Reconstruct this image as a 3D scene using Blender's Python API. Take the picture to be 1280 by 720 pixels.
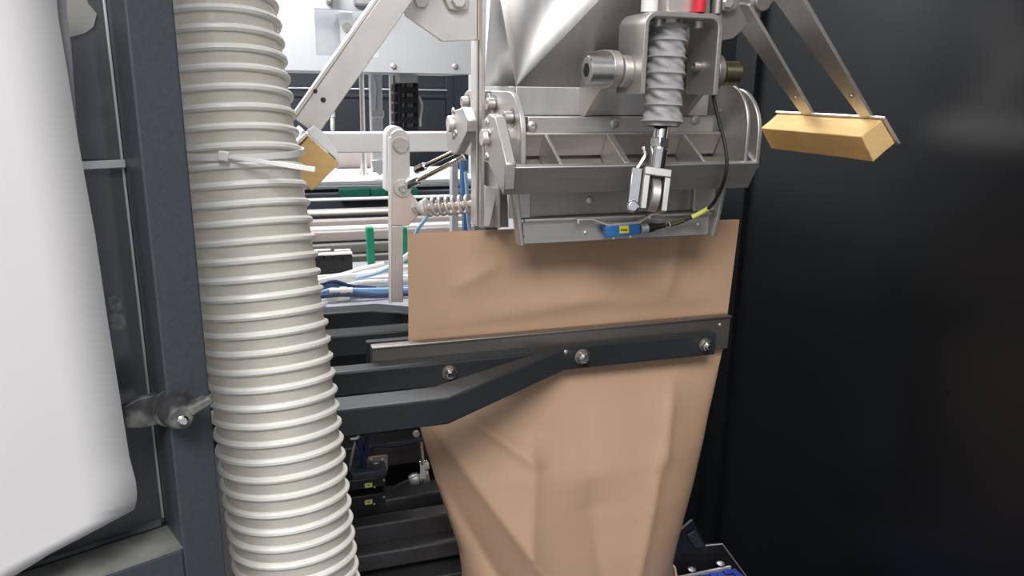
import bpy, bmesh, math, random
from mathutils import Vector as V, Matrix, Quaternion
random.seed(7)
for o in list(bpy.data.objects): bpy.data.objects.remove(o)
C = bpy.context.scene.collection
S = bpy.context.scene
PI = math.pi

# ------------------------------------------------------------------ camera
CZ = 1.45                                   # camera height (m); machine axes: X along the bag, Y into the machine, Z up
F = 950.0                                   # focal length in pixels of a 1280 px wide frame
ax_ = V((0.950, -0.0655, 0.305)).normalized()
ay_ = V((-0.311, -0.2455, 0.918)); ay_ = (ay_ - ax_ * ay_.dot(ax_)).normalized()
dn_ = ax_.cross(ay_); dn_ = dn_ if dn_.y > 0 else -dn_
cam_d = bpy.data.cameras.new('camera'); cam = bpy.data.objects.new('camera', cam_d); C.objects.link(cam)
right = V((ax_.x, ay_.x, -dn_.x)); down = V((ax_.y, ay_.y, -dn_.y)); fwd = V((ax_.z, ay_.z, -dn_.z))
m = Matrix((right, -down, -fwd)).transposed().to_4x4(); m.translation = (0, 0, CZ)
cam.matrix_world = m
cam_d.sensor_width = 36; cam_d.lens = 36 * F / 1280; cam_d.clip_start = 0.02
S.camera = cam

# ------------------------------------------------------------------ light
S.view_settings.view_transform = 'Standard'; S.view_settings.look = 'None'
S.view_settings.gamma = 1; S.view_settings.use_curve_mapping = False
S.view_settings.exposure = 0.0
W = bpy.data.worlds.new('hall_air'); S.world = W; W.use_nodes = True
W.node_tree.nodes['Background'].inputs[0].default_value = (0.93, 0.96, 1.0, 1)
W.node_tree.nodes['Background'].inputs[1].default_value = 0.55
def area(name, loc, target, sx, sy, power, col=(1, 1, 1)):
    l = bpy.data.lights.new(name, 'AREA'); l.shape = 'RECTANGLE'; l.size = sx; l.size_y = sy
    l.energy = power; l.color = col
    o = bpy.data.objects.new(name, l); C.objects.link(o); o.location = loc
    o.rotation_euler = (V(target) - V(loc)).to_track_quat('-Z', 'Y').to_euler(); return o
area('hall_lamp_front', (-0.6, -1.3, 3.3), (0.4, 1.0, 1.1), 1.6, 0.9, 92, (1, 0.97, 0.94))
area('hall_lamp_rear', (0.3, 3.2, 3.6), (0.2, 2.4, 0.8), 1.8, 0.8, 260, (0.97, 0.98, 1))
area('machine_lamp', (-0.22, 1.62, 1.98), (0.02, 1.80, 1.3), 0.4, 0.15, 15, (0.97, 0.98, 1))

# ------------------------------------------------------------------ pixel rays of the photograph (for measured positions)
def ray(u, v):
    c = V(((u - 640) / F, (v - 360) / F, 1))
    return V((c.dot(ax_), c.dot(ay_), -c.dot(dn_)))
def at(u, v, Y):
    r = ray(u, v); r = r * (Y / r.y); return V((r.x, r.y, r.z + CZ))
def atx(u, v, X):
    r = ray(u, v); r = r * (X / r.x); return V((r.x, r.y, r.z + CZ))
def atz(u, v, Z):
    r = ray(u, v); r = r * ((Z - CZ) / r.z); return V((r.x, r.y, r.z + CZ))

# ------------------------------------------------------------------ materials
def mat(name, col, rough=0.5, metal=0.0, var=0.08, scale=20.0, stretch=(1, 1, 1), bump=0.0, bscale=None,
        spec=0.5, coat=0.0, rvar=0.0, dust=None, dscale=6.0, damt=0.3):
    M = bpy.data.materials.new(name); M.use_nodes = True
    nt = M.node_tree; N = nt.nodes; L = nt.links; P = N['Principled BSDF']
    P.inputs['Roughness'].default_value = rough; P.inputs['Metallic'].default_value = metal
    P.inputs['Specular IOR Level'].default_value = spec; P.inputs['Coat Weight'].default_value = coat
    tc = N.new('ShaderNodeTexCoord'); mp = N.new('ShaderNodeMapping'); mp.inputs['Scale'].default_value = stretch
    L.new(tc.outputs['Object'], mp.inputs['Vector'])
    nz = N.new('ShaderNodeTexNoise'); nz.inputs['Scale'].default_value = scale; nz.inputs['Detail'].default_value = 5
    L.new(mp.outputs[0], nz.inputs['Vector'])
    cr = N.new('ShaderNodeValToRGB'); e = cr.color_ramp.elements
    e[0].position = 0.3; e[1].position = 0.7
    e[0].color = tuple(c * (1 - var) for c in col) + (1,); e[1].color = tuple(min(1, c * (1 + var)) for c in col) + (1,)
    L.new(nz.outputs['Fac'], cr.inputs[0])
    out = cr.outputs[0]
    if dust:
        n2 = N.new('ShaderNodeTexNoise'); n2.inputs['Scale'].default_value = dscale; n2.inputs['Detail'].default_value = 8
        L.new(tc.outputs['Object'], n2.inputs['Vector'])
        mr = N.new('ShaderNodeMapRange'); mr.inputs['From Min'].default_value = 0.48; mr.inputs['From Max'].default_value = 0.75
        mr.inputs['To Max'].default_value = damt; L.new(n2.outputs['Fac'], mr.inputs['Value'])
        mx = N.new('ShaderNodeMix'); mx.data_type = 'RGBA'; L.new(mr.outputs[0], mx.inputs['Factor'])
        L.new(out, mx.inputs[6]); mx.inputs[7].default_value = tuple(dust) + (1,); out = mx.outputs[2]
    L.new(out, P.inputs['Base Color'])
    if rvar:
        mr = N.new('ShaderNodeMapRange'); mr.inputs['To Min'].default_value = rough - rvar; mr.inputs['To Max'].default_value = rough + rvar
        L.new(nz.outputs['Fac'], mr.inputs['Value']); L.new(mr.outputs[0], P.inputs['Roughness'])
    if bump:
        nb = N.new('ShaderNodeTexNoise'); nb.inputs['Scale'].default_value = bscale or scale; nb.inputs['Detail'].default_value = 4
        L.new(mp.outputs[0], nb.inputs['Vector'])
        b = N.new('ShaderNodeBump'); b.inputs['Strength'].default_value = bump; b.inputs['Distance'].default_value = 0.002
        L.new(nb.outputs['Fac'], b.inputs['Height']); L.new(b.outputs[0], P.inputs['Normal'])
    return M
K = {}
K['steel'] = mat('brushed_stainless', (0.60, 0.57, 0.545), 0.46, 0.92, 0.06, 60, (0.25, 4, 4), rvar=0.06)
K['steel_v'] = mat('brushed_stainless_sheet', (0.60, 0.585, 0.575), 0.48, 0.95, 0.05, 40, (4, 4, 0.3), rvar=0.05)
K['steel_d'] = mat('blasted_stainless', (0.42, 0.39, 0.365), 0.48, 0.9, 0.08, 30, rvar=0.05)
K['steel_l'] = mat('pale_sheet_steel', (0.72, 0.68, 0.65), 0.42, 0.75, 0.05, 30, rvar=0.05)
K['chrome'] = mat('bright_zinc', (0.78, 0.78, 0.78), 0.14, 1.0, 0.04, 80)
K['alu'] = mat('clear_aluminium', (0.62, 0.63, 0.66), 0.4, 0.6, 0.05, 40)
K['slate'] = mat('slate_grey_powder_coat', (0.049, 0.057, 0.070), 0.42, 0.0, 0.08, 300, bump=0.06, bscale=500, spec=0.4)
K['slate_arm'] = mat('anthracite_powder_coat', (0.026, 0.030, 0.034), 0.42, 0.0, 0.1, 300, bump=0.06, bscale=600, spec=0.45)
K['slate_dusty'] = mat('slate_powder_coat_with_dust', (0.040, 0.048, 0.060), 0.55, 0.0, 0.08, 200, dust=(0.25, 0.25, 0.22), dscale=14, damt=0.75)
K['black_wall'] = mat('black_satin_panel', (0.0055, 0.0062, 0.0075), 0.33, 0.0, 0.1, 3, spec=0.34, bump=0.03, bscale=4)
K['dust'] = mat('dusty_sill_coat', (0.17, 0.175, 0.16), 0.8, 0.0, 0.35, 40)
K['grey'] = mat('grey_painted_steel', (0.24, 0.225, 0.21), 0.45, 0.2, 0.06, 20)
K['zinc'] = mat('dull_zinc', (0.42, 0.42, 0.41), 0.4, 0.85, 0.05, 60)
K['satin'] = mat('satin_stainless', (0.72, 0.70, 0.68), 0.30, 1.0, 0.04, 60)
K['bar'] = mat('dark_stainless_bar', (0.30, 0.27, 0.25), 0.42, 0.9, 0.08, 30, (0.3, 3, 3))
K['base'] = mat('worn_dark_paint', (0.062, 0.060, 0.064), 0.45, 0.0, 0.25, 18)
K['lgrey'] = mat('light_grey_paint', (0.44, 0.45, 0.46), 0.4, 0.0, 0.02, 5)
K['black'] = mat('black_plastic', (0.012, 0.012, 0.014), 0.4, 0.0, 0.1, 60)
K['rubber'] = mat('black_rubber', (0.015, 0.014, 0.014), 0.6, 0.0, 0.1, 60)
K['dusty_black'] = mat('dusty_black_plastic', (0.03, 0.031, 0.034), 0.6, 0.0, 0.1, 60, dust=(0.30, 0.30, 0.27), dscale=45, damt=0.8)
K['paper'] = mat('white_paper', (0.72, 0.708, 0.72), 0.85, 0.0, 0.012, 9, bump=0.02, bscale=30)
K['film'] = mat('clear_pocket_edge', (0.50, 0.485, 0.50), 0.35, 0.0, 0.03, 12)
K['white'] = mat('white_painted_sheet', (0.80, 0.80, 0.81), 0.45, 0.0, 0.02, 5)
K['wallw'] = mat('white_hall_wall', (0.85, 0.85, 0.86), 0.8, 0.0, 0.02, 3)
K['concrete'] = mat('grey_concrete', (0.12, 0.117, 0.113), 0.75, 0.0, 0.15, 6, bump=0.1, bscale=40)
K['whitep'] = mat('white_plastic', (0.82, 0.81, 0.78), 0.35, 0.0, 0.03, 30)
K['bellow'] = mat('grey_rubberised_cloth', (0.33, 0.325, 0.33), 0.6, 0.0, 0.08, 60, bump=0.25, bscale=120)
K['blue'] = mat('blue_plastic', (0.03, 0.16, 0.42), 0.35, 0.0, 0.08, 60)
K['bluehose'] = mat('blue_air_hose', (0.07, 0.17, 0.36), 0.3, 0.0, 0.1, 60)
K['cyanhose'] = mat('pale_blue_air_hose', (0.30, 0.52, 0.72), 0.3, 0.0, 0.1, 60)
K['yellow'] = mat('yellow_label', (0.85, 0.66, 0.05), 0.5, 0.0, 0.03, 60)
K['yelgreen'] = mat('pale_yellow_marker', (0.72, 0.72, 0.18), 0.5, 0.0, 0.05, 60)
K['green'] = mat('green_plastic', (0.0, 0.26, 0.14), 0.45, 0.0, 0.08, 40)
K['dgreen'] = mat('dark_green_plastic', (0.0, 0.10, 0.06), 0.45, 0.0, 0.08, 40)
K['red'] = mat('red_plastic', (0.65, 0.03, 0.05), 0.4, 0.0, 0.05, 40)
K['beige'] = mat('beige_board', (0.44, 0.38, 0.35), 0.6, 0.0, 0.04, 10)
K['bluebelt'] = mat('blue_belt_plastic', (0.015, 0.03, 0.20), 0.35, 0.0, 0.15, 60)

K['navy'] = mat('dark_navy_cable', (0.02, 0.03, 0.09), 0.4, 0.0, 0.1, 60)
K['bronze'] = mat('yellow_zinc_pin', (0.36, 0.31, 0.20), 0.35, 1.0, 0.06, 60)

def kraft():
    M = mat('brown_kraft_paper', (0.50, 0.325, 0.215), 0.48, 0, 0.05, 7, (1, 1, 0.4), bump=0.10, bscale=60, spec=0.42)
    return M
K['kraft'] = kraft()
def pane_mat():
    M = bpy.data.materials.new('clear_polycarbonate'); M.use_nodes = True
    nt = M.node_tree; N = nt.nodes; L = nt.links; N.remove(N['Principled BSDF'])
    t = N.new('ShaderNodeBsdfTransparent'); t.inputs[0].default_value = (0.86, 0.88, 0.92, 1)
    g = N.new('ShaderNodeBsdfGlossy'); g.inputs['Roughness'].default_value = 0.06
    d = N.new('ShaderNodeBsdfDiffuse'); d.inputs[0].default_value = (0.5, 0.5, 0.5, 1)
    lw = N.new('ShaderNodeFresnel'); lw.inputs[0].default_value = 1.45
    mx = N.new('ShaderNodeMixShader'); L.new(lw.outputs[0], mx.inputs[0]); L.new(t.outputs[0], mx.inputs[1]); L.new(g.outputs[0], mx.inputs[2])
    tc = N.new('ShaderNodeTexCoord'); nz = N.new('ShaderNodeTexNoise'); nz.inputs['Scale'].default_value = 22; nz.inputs['Detail'].default_value = 8
    L.new(tc.outputs['Object'], nz.inputs['Vector'])
    mr = N.new('ShaderNodeMapRange'); mr.inputs['From Min'].default_value = 0.6; mr.inputs['From Max'].default_value = 0.78; mr.inputs['To Max'].default_value = 0.26; mr.inputs['To Min'].default_value = 0.11
    L.new(nz.outputs['Fac'], mr.inputs['Value'])
    m2 = N.new('ShaderNodeMixShader'); L.new(mr.outputs[0], m2.inputs[0]); L.new(mx.outputs[0], m2.inputs[1]); L.new(d.outputs[0], m2.inputs[2])
    L.new(m2.outputs[0], N['Material Output'].inputs[0]); return M
K['pane'] = pane_mat()
def hose_mat(name, col, tr, rough):
    M = bpy.data.materials.new(name); M.use_nodes = True
    nt = M.node_tree; N = nt.nodes; L = nt.links; P = N['Principled BSDF']
    P.inputs['Roughness'].default_value = rough; P.inputs['Specular IOR Level'].default_value = 0.55
    tc = N.new('ShaderNodeTexCoord'); mp = N.new('ShaderNodeMapping'); mp.inputs['Scale'].default_value = (2, 2, 14)
    L.new(tc.outputs['Object'], mp.inputs['Vector'])
    nz = N.new('ShaderNodeTexNoise'); nz.inputs['Scale'].default_value = 14; nz.inputs['Detail'].default_value = 6
    L.new(mp.outputs[0], nz.inputs['Vector'])
    cr = N.new('ShaderNodeValToRGB'); e = cr.color_ramp.elements; e[0].position = 0.3; e[1].position = 0.7
    e[0].color = tuple(c * 0.93 for c in col) + (1,); e[1].color = tuple(min(1, c * 1.06) for c in col) + (1,)
    L.new(nz.outputs['Fac'], cr.inputs[0]); L.new(cr.outputs[0], P.inputs['Base Color'])
    t = N.new('ShaderNodeBsdfTranslucent'); L.new(cr.outputs[0], t.inputs[0])
    mx = N.new('ShaderNodeMixShader'); mx.inputs[0].default_value = tr
    L.new(P.outputs[0], mx.inputs[1]); L.new(t.outputs[0], mx.inputs[2]); L.new(mx.outputs[0], N['Material Output'].inputs[0])
    return M
K['sponge'] = hose_mat('yellow_foam', (0.84, 0.60, 0.27), 0.30, 0.95)
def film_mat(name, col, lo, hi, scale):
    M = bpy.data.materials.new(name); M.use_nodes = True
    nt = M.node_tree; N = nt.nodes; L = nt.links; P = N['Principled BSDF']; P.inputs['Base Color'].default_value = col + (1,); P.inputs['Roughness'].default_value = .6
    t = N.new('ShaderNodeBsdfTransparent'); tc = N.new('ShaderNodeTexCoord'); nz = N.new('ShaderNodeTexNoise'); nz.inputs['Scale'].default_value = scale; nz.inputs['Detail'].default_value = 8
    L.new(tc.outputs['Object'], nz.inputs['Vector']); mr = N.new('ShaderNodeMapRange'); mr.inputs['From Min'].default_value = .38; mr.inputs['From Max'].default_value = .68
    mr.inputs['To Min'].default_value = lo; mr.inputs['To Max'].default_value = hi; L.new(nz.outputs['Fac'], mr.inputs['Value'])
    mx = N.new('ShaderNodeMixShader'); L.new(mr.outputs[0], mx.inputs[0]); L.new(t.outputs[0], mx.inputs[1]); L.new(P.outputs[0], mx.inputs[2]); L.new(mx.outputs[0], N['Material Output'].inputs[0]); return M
K['patch_film'] = film_mat('greyish_film', (.40, .40, .37), .5, .65, 20)
K['smudge'] = film_mat('dust_smudge', (.5, .5, .48), .0, .45, 160)
K['hose'] = hose_mat('milky_hose_wall', (0.76, 0.725, 0.66), 0.42, 0.16)
K['rib'] = hose_mat('cream_hose_spiral', (0.97, 0.945, 0.89), 0.18, 0.35)

# ------------------------------------------------------------------ mesh helpers
ORG = {}
class MB:
    def __init__(s): s.bm = bmesh.new()
    def hexa(s, p):                        # 8 corners: bottom 4 (ccw), top 4
        v = [s.bm.verts.new(q) for q in p]
        for f in ((3, 2, 1, 0), (4, 5, 6, 7), (0, 1, 5, 4), (1, 2, 6, 5), (2, 3, 7, 6), (3, 0, 4, 7)):
            s.bm.faces.new([v[i] for i in f])
        return s
    def box(s, a, b):
        x0, x1 = sorted((a[0], b[0])); y0, y1 = sorted((a[1], b[1])); z0, z1 = sorted((a[2], b[2]))
        return s.hexa([(x0, y0, z0), (x1, y0, z0), (x1, y1, z0), (x0, y1, z0), (x0, y0, z1), (x1, y0, z1), (x1, y1, z1), (x0, y1, z1)])
    def obox(s, c, hx, hy, hz):            # centre + three half-vectors
        c, hx, hy, hz = V(c), V(hx), V(hy), V(hz)
        return s.hexa([c - hx - hy - hz, c + hx - hy - hz, c + hx + hy - hz, c - hx + hy - hz,
                       c - hx - hy + hz, c + hx - hy + hz, c + hx + hy + hz, c - hx + hy + hz])
    def prism(s, pts, off):
        pts = [V(p) for p in pts]; off = V(off)
        a = [s.bm.verts.new(p) for p in pts]; b = [s.bm.verts.new(p + off) for p in pts]
        n = len(a); s.bm.faces.new(a); s.bm.faces.new(b[::-1])
        for i in range(n): s.bm.faces.new((a[i], b[i], b[(i + 1) % n], a[(i + 1) % n]))
        return s
    def lathe(s, p0, d, prof, seg=20, ph=0.0):
        p0 = V(p0); d = V(d).normalized(); q = d.to_track_quat('Z', 'Y')
        ex = q @ V((1, 0, 0)); ey = q @ V((0, 1, 0)); rings = []
        for t, r in prof:
            rings.append([s.bm.verts.new(p0 + d * t + (ex * math.cos(2 * PI * i / seg + ph) + ey * math.sin(2 * PI * i / seg + ph)) * max(r, 1e-5)) for i in range(seg)])
        for a, b in zip(rings, rings[1:]):
            for i in range(seg): s.bm.faces.new((a[i], a[(i + 1) % seg], b[(i + 1) % seg], b[i]))
        s.bm.faces.new(rings[0][::-1]); s.bm.faces.new(rings[-1]); return s
    def cyl(s, p0, p1, r, seg=20, r1=None, ph=0.0):
        d = V(p1) - V(p0); return s.lathe(p0, d, [(0, r), (d.length, r if r1 is None else r1)], seg, ph)
    def tube(s, pts, r, seg=8, closed=False):
        pts = [V(p) for p in pts]; n = len(pts); rings = []; nrm = None
        for i, p in enumerate(pts):
            t = (pts[(i + 1) % n] - pts[i - 1]) if closed else (pts[min(i + 1, n - 1)] - pts[max(i - 1, 0)])
            t.normalize()
            if nrm is None: nrm = t.orthogonal().normalized()
            nrm = (nrm - t * nrm.dot(t)).normalized(); b = t.cross(nrm)
            rings.append([s.bm.verts.new(p + (nrm * math.cos(2 * PI * k / seg) + b * math.sin(2 * PI * k / seg)) * r) for k in range(seg)])
        for i in range(n if closed else n - 1):
            a, c = rings[i], rings[(i + 1) % n]
            for k in range(seg): s.bm.faces.new((a[k], a[(k + 1) % seg], c[(k + 1) % seg], c[k]))
        if not closed: s.bm.faces.new(rings[0][::-1]); s.bm.faces.new(rings[-1])
        return s
    def grid(s, rows):
        g = [[s.bm.verts.new(p) for p in r] for r in rows]
        for a, b in zip(g, g[1:]):
            for i in range(len(a) - 1): s.bm.faces.new((a[i], a[i + 1], b[i + 1], b[i]))
        return s
    def build(s, name, m, parent=None, bevel=0.0, angle=35, seg=2, origin=None):
        bmesh.ops.recalc_face_normals(s.bm, faces=s.bm.faces)
        vs = [v.co for v in s.bm.verts]
        lo = V((min(v.x for v in vs), min(v.y for v in vs), min(v.z for v in vs)))
        hi = V((max(v.x for v in vs), max(v.y for v in vs), max(v.z for v in vs)))
        c = V(origin) if origin is not None else (lo + hi) / 2
        if parent is None and origin is None: c.z = lo.z
        for v in s.bm.verts: v.co -= c
        me = bpy.data.meshes.new(name); s.bm.to_mesh(me); s.bm.free()
        for p in me.polygons: p.use_smooth = True
        me.set_sharp_from_angle(angle=math.radians(angle))
        me.materials.append(K[m] if isinstance(m, str) else m)
        o = bpy.data.objects.new(name, me); C.objects.link(o)
        if parent: o.parent = parent; o.location = c - ORG[parent]
        else: o.location = c
        ORG[o] = c
        if bevel:
            b = o.modifiers.new('bevel', 'BEVEL'); b.width = bevel; b.segments = seg; b.limit_method = 'ANGLE'; b.angle_limit = math.radians(40)
            b.harden_normals = False
        return o
def tag(o, label=None, cat=None, group=None, kind=None):
    if label: o['label'] = label
    if cat: o['category'] = cat
    if group: o['group'] = group
    if kind: o['kind'] = kind
    return o
def thing(name, label, cat, loc, group=None, kind=None):
    o = bpy.data.objects.new(name, None); C.objects.link(o); o.location = loc; o.empty_display_size = 0.05
    ORG[o] = V(loc); return tag(o, label, cat, group, kind)
def box(name, a, b, m, parent=None, bevel=0.001): return MB().box(a, b).build(name, m, parent, bevel)
def place(name, src, parent, loc, d=None, scale=1.0):         # one more copy of a small piece, mesh data shared
    o = src.copy(); o.name = name; C.objects.link(o); o.parent = parent; o.location = V(loc) - ORG[parent]
    if d is not None: o.rotation_euler = V(d).normalized().to_track_quat('Z', 'Y').to_euler()
    o.scale = (scale,) * 3; ORG[o] = V(loc); return o
def proto(mb, name, m, bevel=0):                              # a mesh kept only as data for place()
    o = mb.build(name, m, None, bevel, origin=(0, 0, 0)); C.objects.unlink(o); return o
def arc(c, r, a0, a1, n, e1, e2):
    return [V(c) + V(e1) * r * math.cos(math.radians(a0 + (a1 - a0) * i / n)) + V(e2) * r * math.sin(math.radians(a0 + (a1 - a0) * i / n)) for i in range(n + 1)]
def spline(pts, n=8):
    pts = [V(p) for p in pts]; P = [pts[0] * 2 - pts[1]] + pts + [pts[-1] * 2 - pts[-2]]; out = []
    for i in range(1, len(P) - 2):
        for k in range(n):
            t = k / n; a, b, c, d = P[i - 1], P[i], P[i + 1], P[i + 2]
            out.append(0.5 * ((2 * b) + (c - a) * t + (2 * a - 5 * b + 4 * c - d) * t * t + (3 * b - a - 3 * c + d) * t ** 3))
    return out + [pts[-1]]
YZ = (V((0, 1, 0)), V((0, 0, 1)))
# small hardware, local +Z points out of the surface, unit = metres at scale 1
HEXNUT = proto(MB().lathe((0, 0, 0), (0, 0, 1), [(0, 0.0092), (0.0015, 0.0098), (0.0075, 0.0098), (0.009, 0.0088)], 6), 'nut', 'chrome', 0.0005)
WASHER = proto(MB().lathe((0, 0, -0.002), (0, 0, 1), [(0, 0.0125), (0.0002, 0.0130), (0.0018, 0.0130), (0.002, 0.0125)], 24), 'washer', 'bar')
STUD = proto(MB().lathe((0, 0, 0), (0, 0, 1), [(0, 0.0056), (0.013, 0.0056), (0.0145, 0.0045)], 16), 'stud', 'chrome')
def socket_mesh():
    return MB().lathe((0, 0, 0), (0, 0, 1), [(0, 0.0078), (0.0006, 0.0085), (0.0112, 0.0085), (0.012, 0.0078), (0.012, 0.0048), (0.007, 0.0045)], 18)
SOCKET = proto(socket_mesh(), 'bolt', 'steel')
SOCKETD = proto(socket_mesh(), 'bolt', 'steel_d')
BUTTON = proto(MB().lathe((0, 0, 0), (0, 0, 1), [(0, 0.0095), (0.002, 0.009), (0.004, 0.0062), (0.0046, 0.0045), (0.0046, 0.0028), (0.0026, 0.0024)], 18), 'bolt', 'steel')
HEXBOLT = proto(MB().lathe((0, 0, 0), (0, 0, 1), [(0, 0.0098), (0.0055, 0.0098), (0.0068, 0.0086)], 6), 'bolt', 'steel_l', 0.0005)
def nut(parent, p, d, s=1.0):
    n = place('nut', HEXNUT, parent, p, d, s)
    for nm, src in (('washer', WASHER), ('bolt_end', STUD)):
        o = src.copy(); o.name = nm; C.objects.link(o); o.parent = n; ORG[o] = V(p)
    return n
MX = V((-1, 0, 0)); MY = V((0, -1, 0))

# ================================================================== SETTING
def struct(o): o['kind'] = 'structure'; return o
struct(box('floor', (-3, -2, -0.1), (4, 6.2, 0), 'concrete', None, 0))
struct(box('wall_back', (-3, 6.0, 0), (4, 6.2, 4), 'wallw', None, 0))
XW = 0.93                                                     # black side wall of the filling cabinet
wr = struct(thing('wall_right', None, None, (XW, 0.9, 0)))
MB().box((XW, -0.2, 0), (XW + 0.03, 1.34, 2.6)).build('side_panel', 'black_wall', wr, 0.002)
MB().box((XW - 0.012, 1.30, 0), (XW + 0.05, 1.37, 2.6)).build('corner_post', 'black_wall', wr, 0.002)
MB().box((0.80, 1.62, 0), (1.75, 1.66, 2.6)).build('rear_panel', 'black_wall', wr, 0.002)
wl = struct(thing('wall_left', None, None, (-0.4, 1.0, 0)))
MB().box((-1.4, 0.78, 0), (-0.105, 1.30, 2.7)).build('column', 'slate', wl, 0.004)
MB().box((-0.235, 0.768, 0), (-0.228, 0.7795, 2.7)).build('seam_strip', 'slate', wl, 0.001)

# ================================================================== DOOR on the left, swung ajar
DS = 0.90
D0 = at(250, 360, 1.0); k = 0.64 / ray(250, 360).y * 0.92
D0 = V((ray(250, 360).x * k, ray(250, 360).y * k, 0))
dd = V((0.93, 0.367, 0)).normalized(); dn = V((-dd.y, dd.x, 0))   # along the leaf, and away from the camera
def DP(s, d, z): return D0 + dd * s + dn * d + V((0, 0, z))
def on_door(u, v, d):                                          # point of the leaf plane seen at a pixel
    r = ray(u, v); q = D0 + dn * d; t = q.dot(dn) / r.dot(dn); p = r * t + V((0, 0, CZ))
    return (p - D0).dot(dd), p.z
door = struct(thing('door_1', None, None, (D0.x, D0.y, 0)))
sw = -(on_door(181, 190, 0)[0]); sw = 0.031
dep = 0.058
zin = on_door(241, 681, 0)[1]                                  # inner lower corner height
zb = 0.02; zt = 2.05; LW = -0.72
def door_box(name, s0, s1, d0, d1, z0, z1, m, bevel=0.0015):
    p = [DP(s0, d0, z0), DP(s1, d0, z0), DP(s1, d1, z0), DP(s0, d1, z0), DP(s0, d0, z1), DP(s1, d0, z1), DP(s1, d1, z1), DP(s0, d1, z1)]
    return MB().hexa(p).build(name, m, door, bevel)
door_box('stile', -sw, 0, 0, dep, zb, zt, 'slate')
door_box('stile', LW, LW + sw, 0, dep, zb, zt, 'slate')
door_box('bottom_rail', LW + sw, -sw, 0, dep, zin - 0.05, zin - 0.0012, 'slate')
door_box('dusty_sill', LW + sw, -sw, 0.001, dep - 0.017, zin - 0.001, zin + 0.0003, 'dust', 0)
door_box('top_rail', LW + sw, -sw, 0, dep, 1.72, 1.77, 'slate')
door_box('kick_panel', LW + sw, -sw, 0.012, dep - 0.01, zb, zin - 0.05, 'slate')
door_box('pane', LW + sw, -sw, dep - 0.010, dep - 0.006, zin, 1.72, 'pane', 0)
door_box('gasket', -sw - 0.0022, -sw - 0.0003, dep - 0.0125, dep - 0.0105, zin + 0.005, 1.715, 'alu', 0.0005)
door_box('gasket', LW + sw, -sw - 0.004, dep - 0.016, dep - 0.0105, zin + 0.0005, zin + 0.004, 'slate_dusty', 0.0005)
s_, z_ = on_door(127, 205, dep - 0.012)
door_box('glazing_clip', s_ - 0.03, -sw - 0.0005, dep - 0.0175, dep - 0.0165, z_ - 0.003, z_ + 0.003, 'alu', 0.0005)
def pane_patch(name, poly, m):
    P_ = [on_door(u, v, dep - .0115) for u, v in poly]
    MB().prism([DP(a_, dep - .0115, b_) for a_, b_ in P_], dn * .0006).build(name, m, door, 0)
pane_patch('grey_patch', [(78, -20), (104, -20), (110, 4), (121, 17), (117, 33), (107, 41), (86, 47)], 'patch_film')  # half-transparent greyish patch on the pane, opacity varied by noise
pane_patch('smudge', [(135, 372), (145, 369), (153, 378), (152, 390), (158, 402), (155, 412), (143, 415), (136, 404), (138, 390)], 'smudge')
# wing knob on the stile
s_, z_ = on_door(205, 520, -0.01)
kc = DP(-sw + 0.004, 0.0, z_)
kd = (V((0.30, -0.93, 0.02))).normalized()
kn = MB().lathe(kc + kd * 0.0, kd, [(0, 0.011), (0.004, 0.0125), (0.012, 0.012), (0.02, 0.0095), (0.024, 0.0088)], 20)
wd = V((0.75, 0.2, 0.42)).normalized()
for sgn in (1,):
    side = wd * sgn; upn = kd.cross(side).normalized()
    kn.hexa([kc + kd * 0.010 + side * 0.006 - upn * 0.004, kc + kd * 0.024 + side * 0.006 - upn * 0.004, kc + kd * 0.028 + side * 0.024 - upn * 0.003, kc + kd * 0.018 + side * 0.024 - upn * 0.003,
             kc + kd * 0.010 + side * 0.006 + upn * 0.004, kc + kd * 0.024 + side * 0.006 + upn * 0.004, kc + kd * 0.028 + side * 0.024 + upn * 0.003, kc + kd * 0.018 + side * 0.024 + upn * 0.003])
knob = kn.build('wing_knob', 'dusty_black', door, 0.0015)
MB().lathe(kc + kd * 0.0245, kd, [(0, 0.004), (0.003, 0.0038), (0.0042, 0.0025)], 16).build('screw_end', 'chrome', knob)
MB().lathe(kc - kd * 0.004, kd, [(0, 0.015), (0.002, 0.0155), (0.0038, 0.015)], 24).build('knob_washer', 'dusty_black', knob)
flange = MB()
cpt = kc + dd * -0.022 + dn * 0.004
flange.prism([cpt + dd * a * 0.016 + V((0, 0, b * 0.012)) for a, b in ((-1, 0), (-0.7, 0.7), (0, 1), (0.9, 1), (0.9, -1), (0, -1), (-0.7, -0.7))], dn * 0.006)
flange.build('knob_plate', 'dusty_black', door, 0.001)

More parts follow.
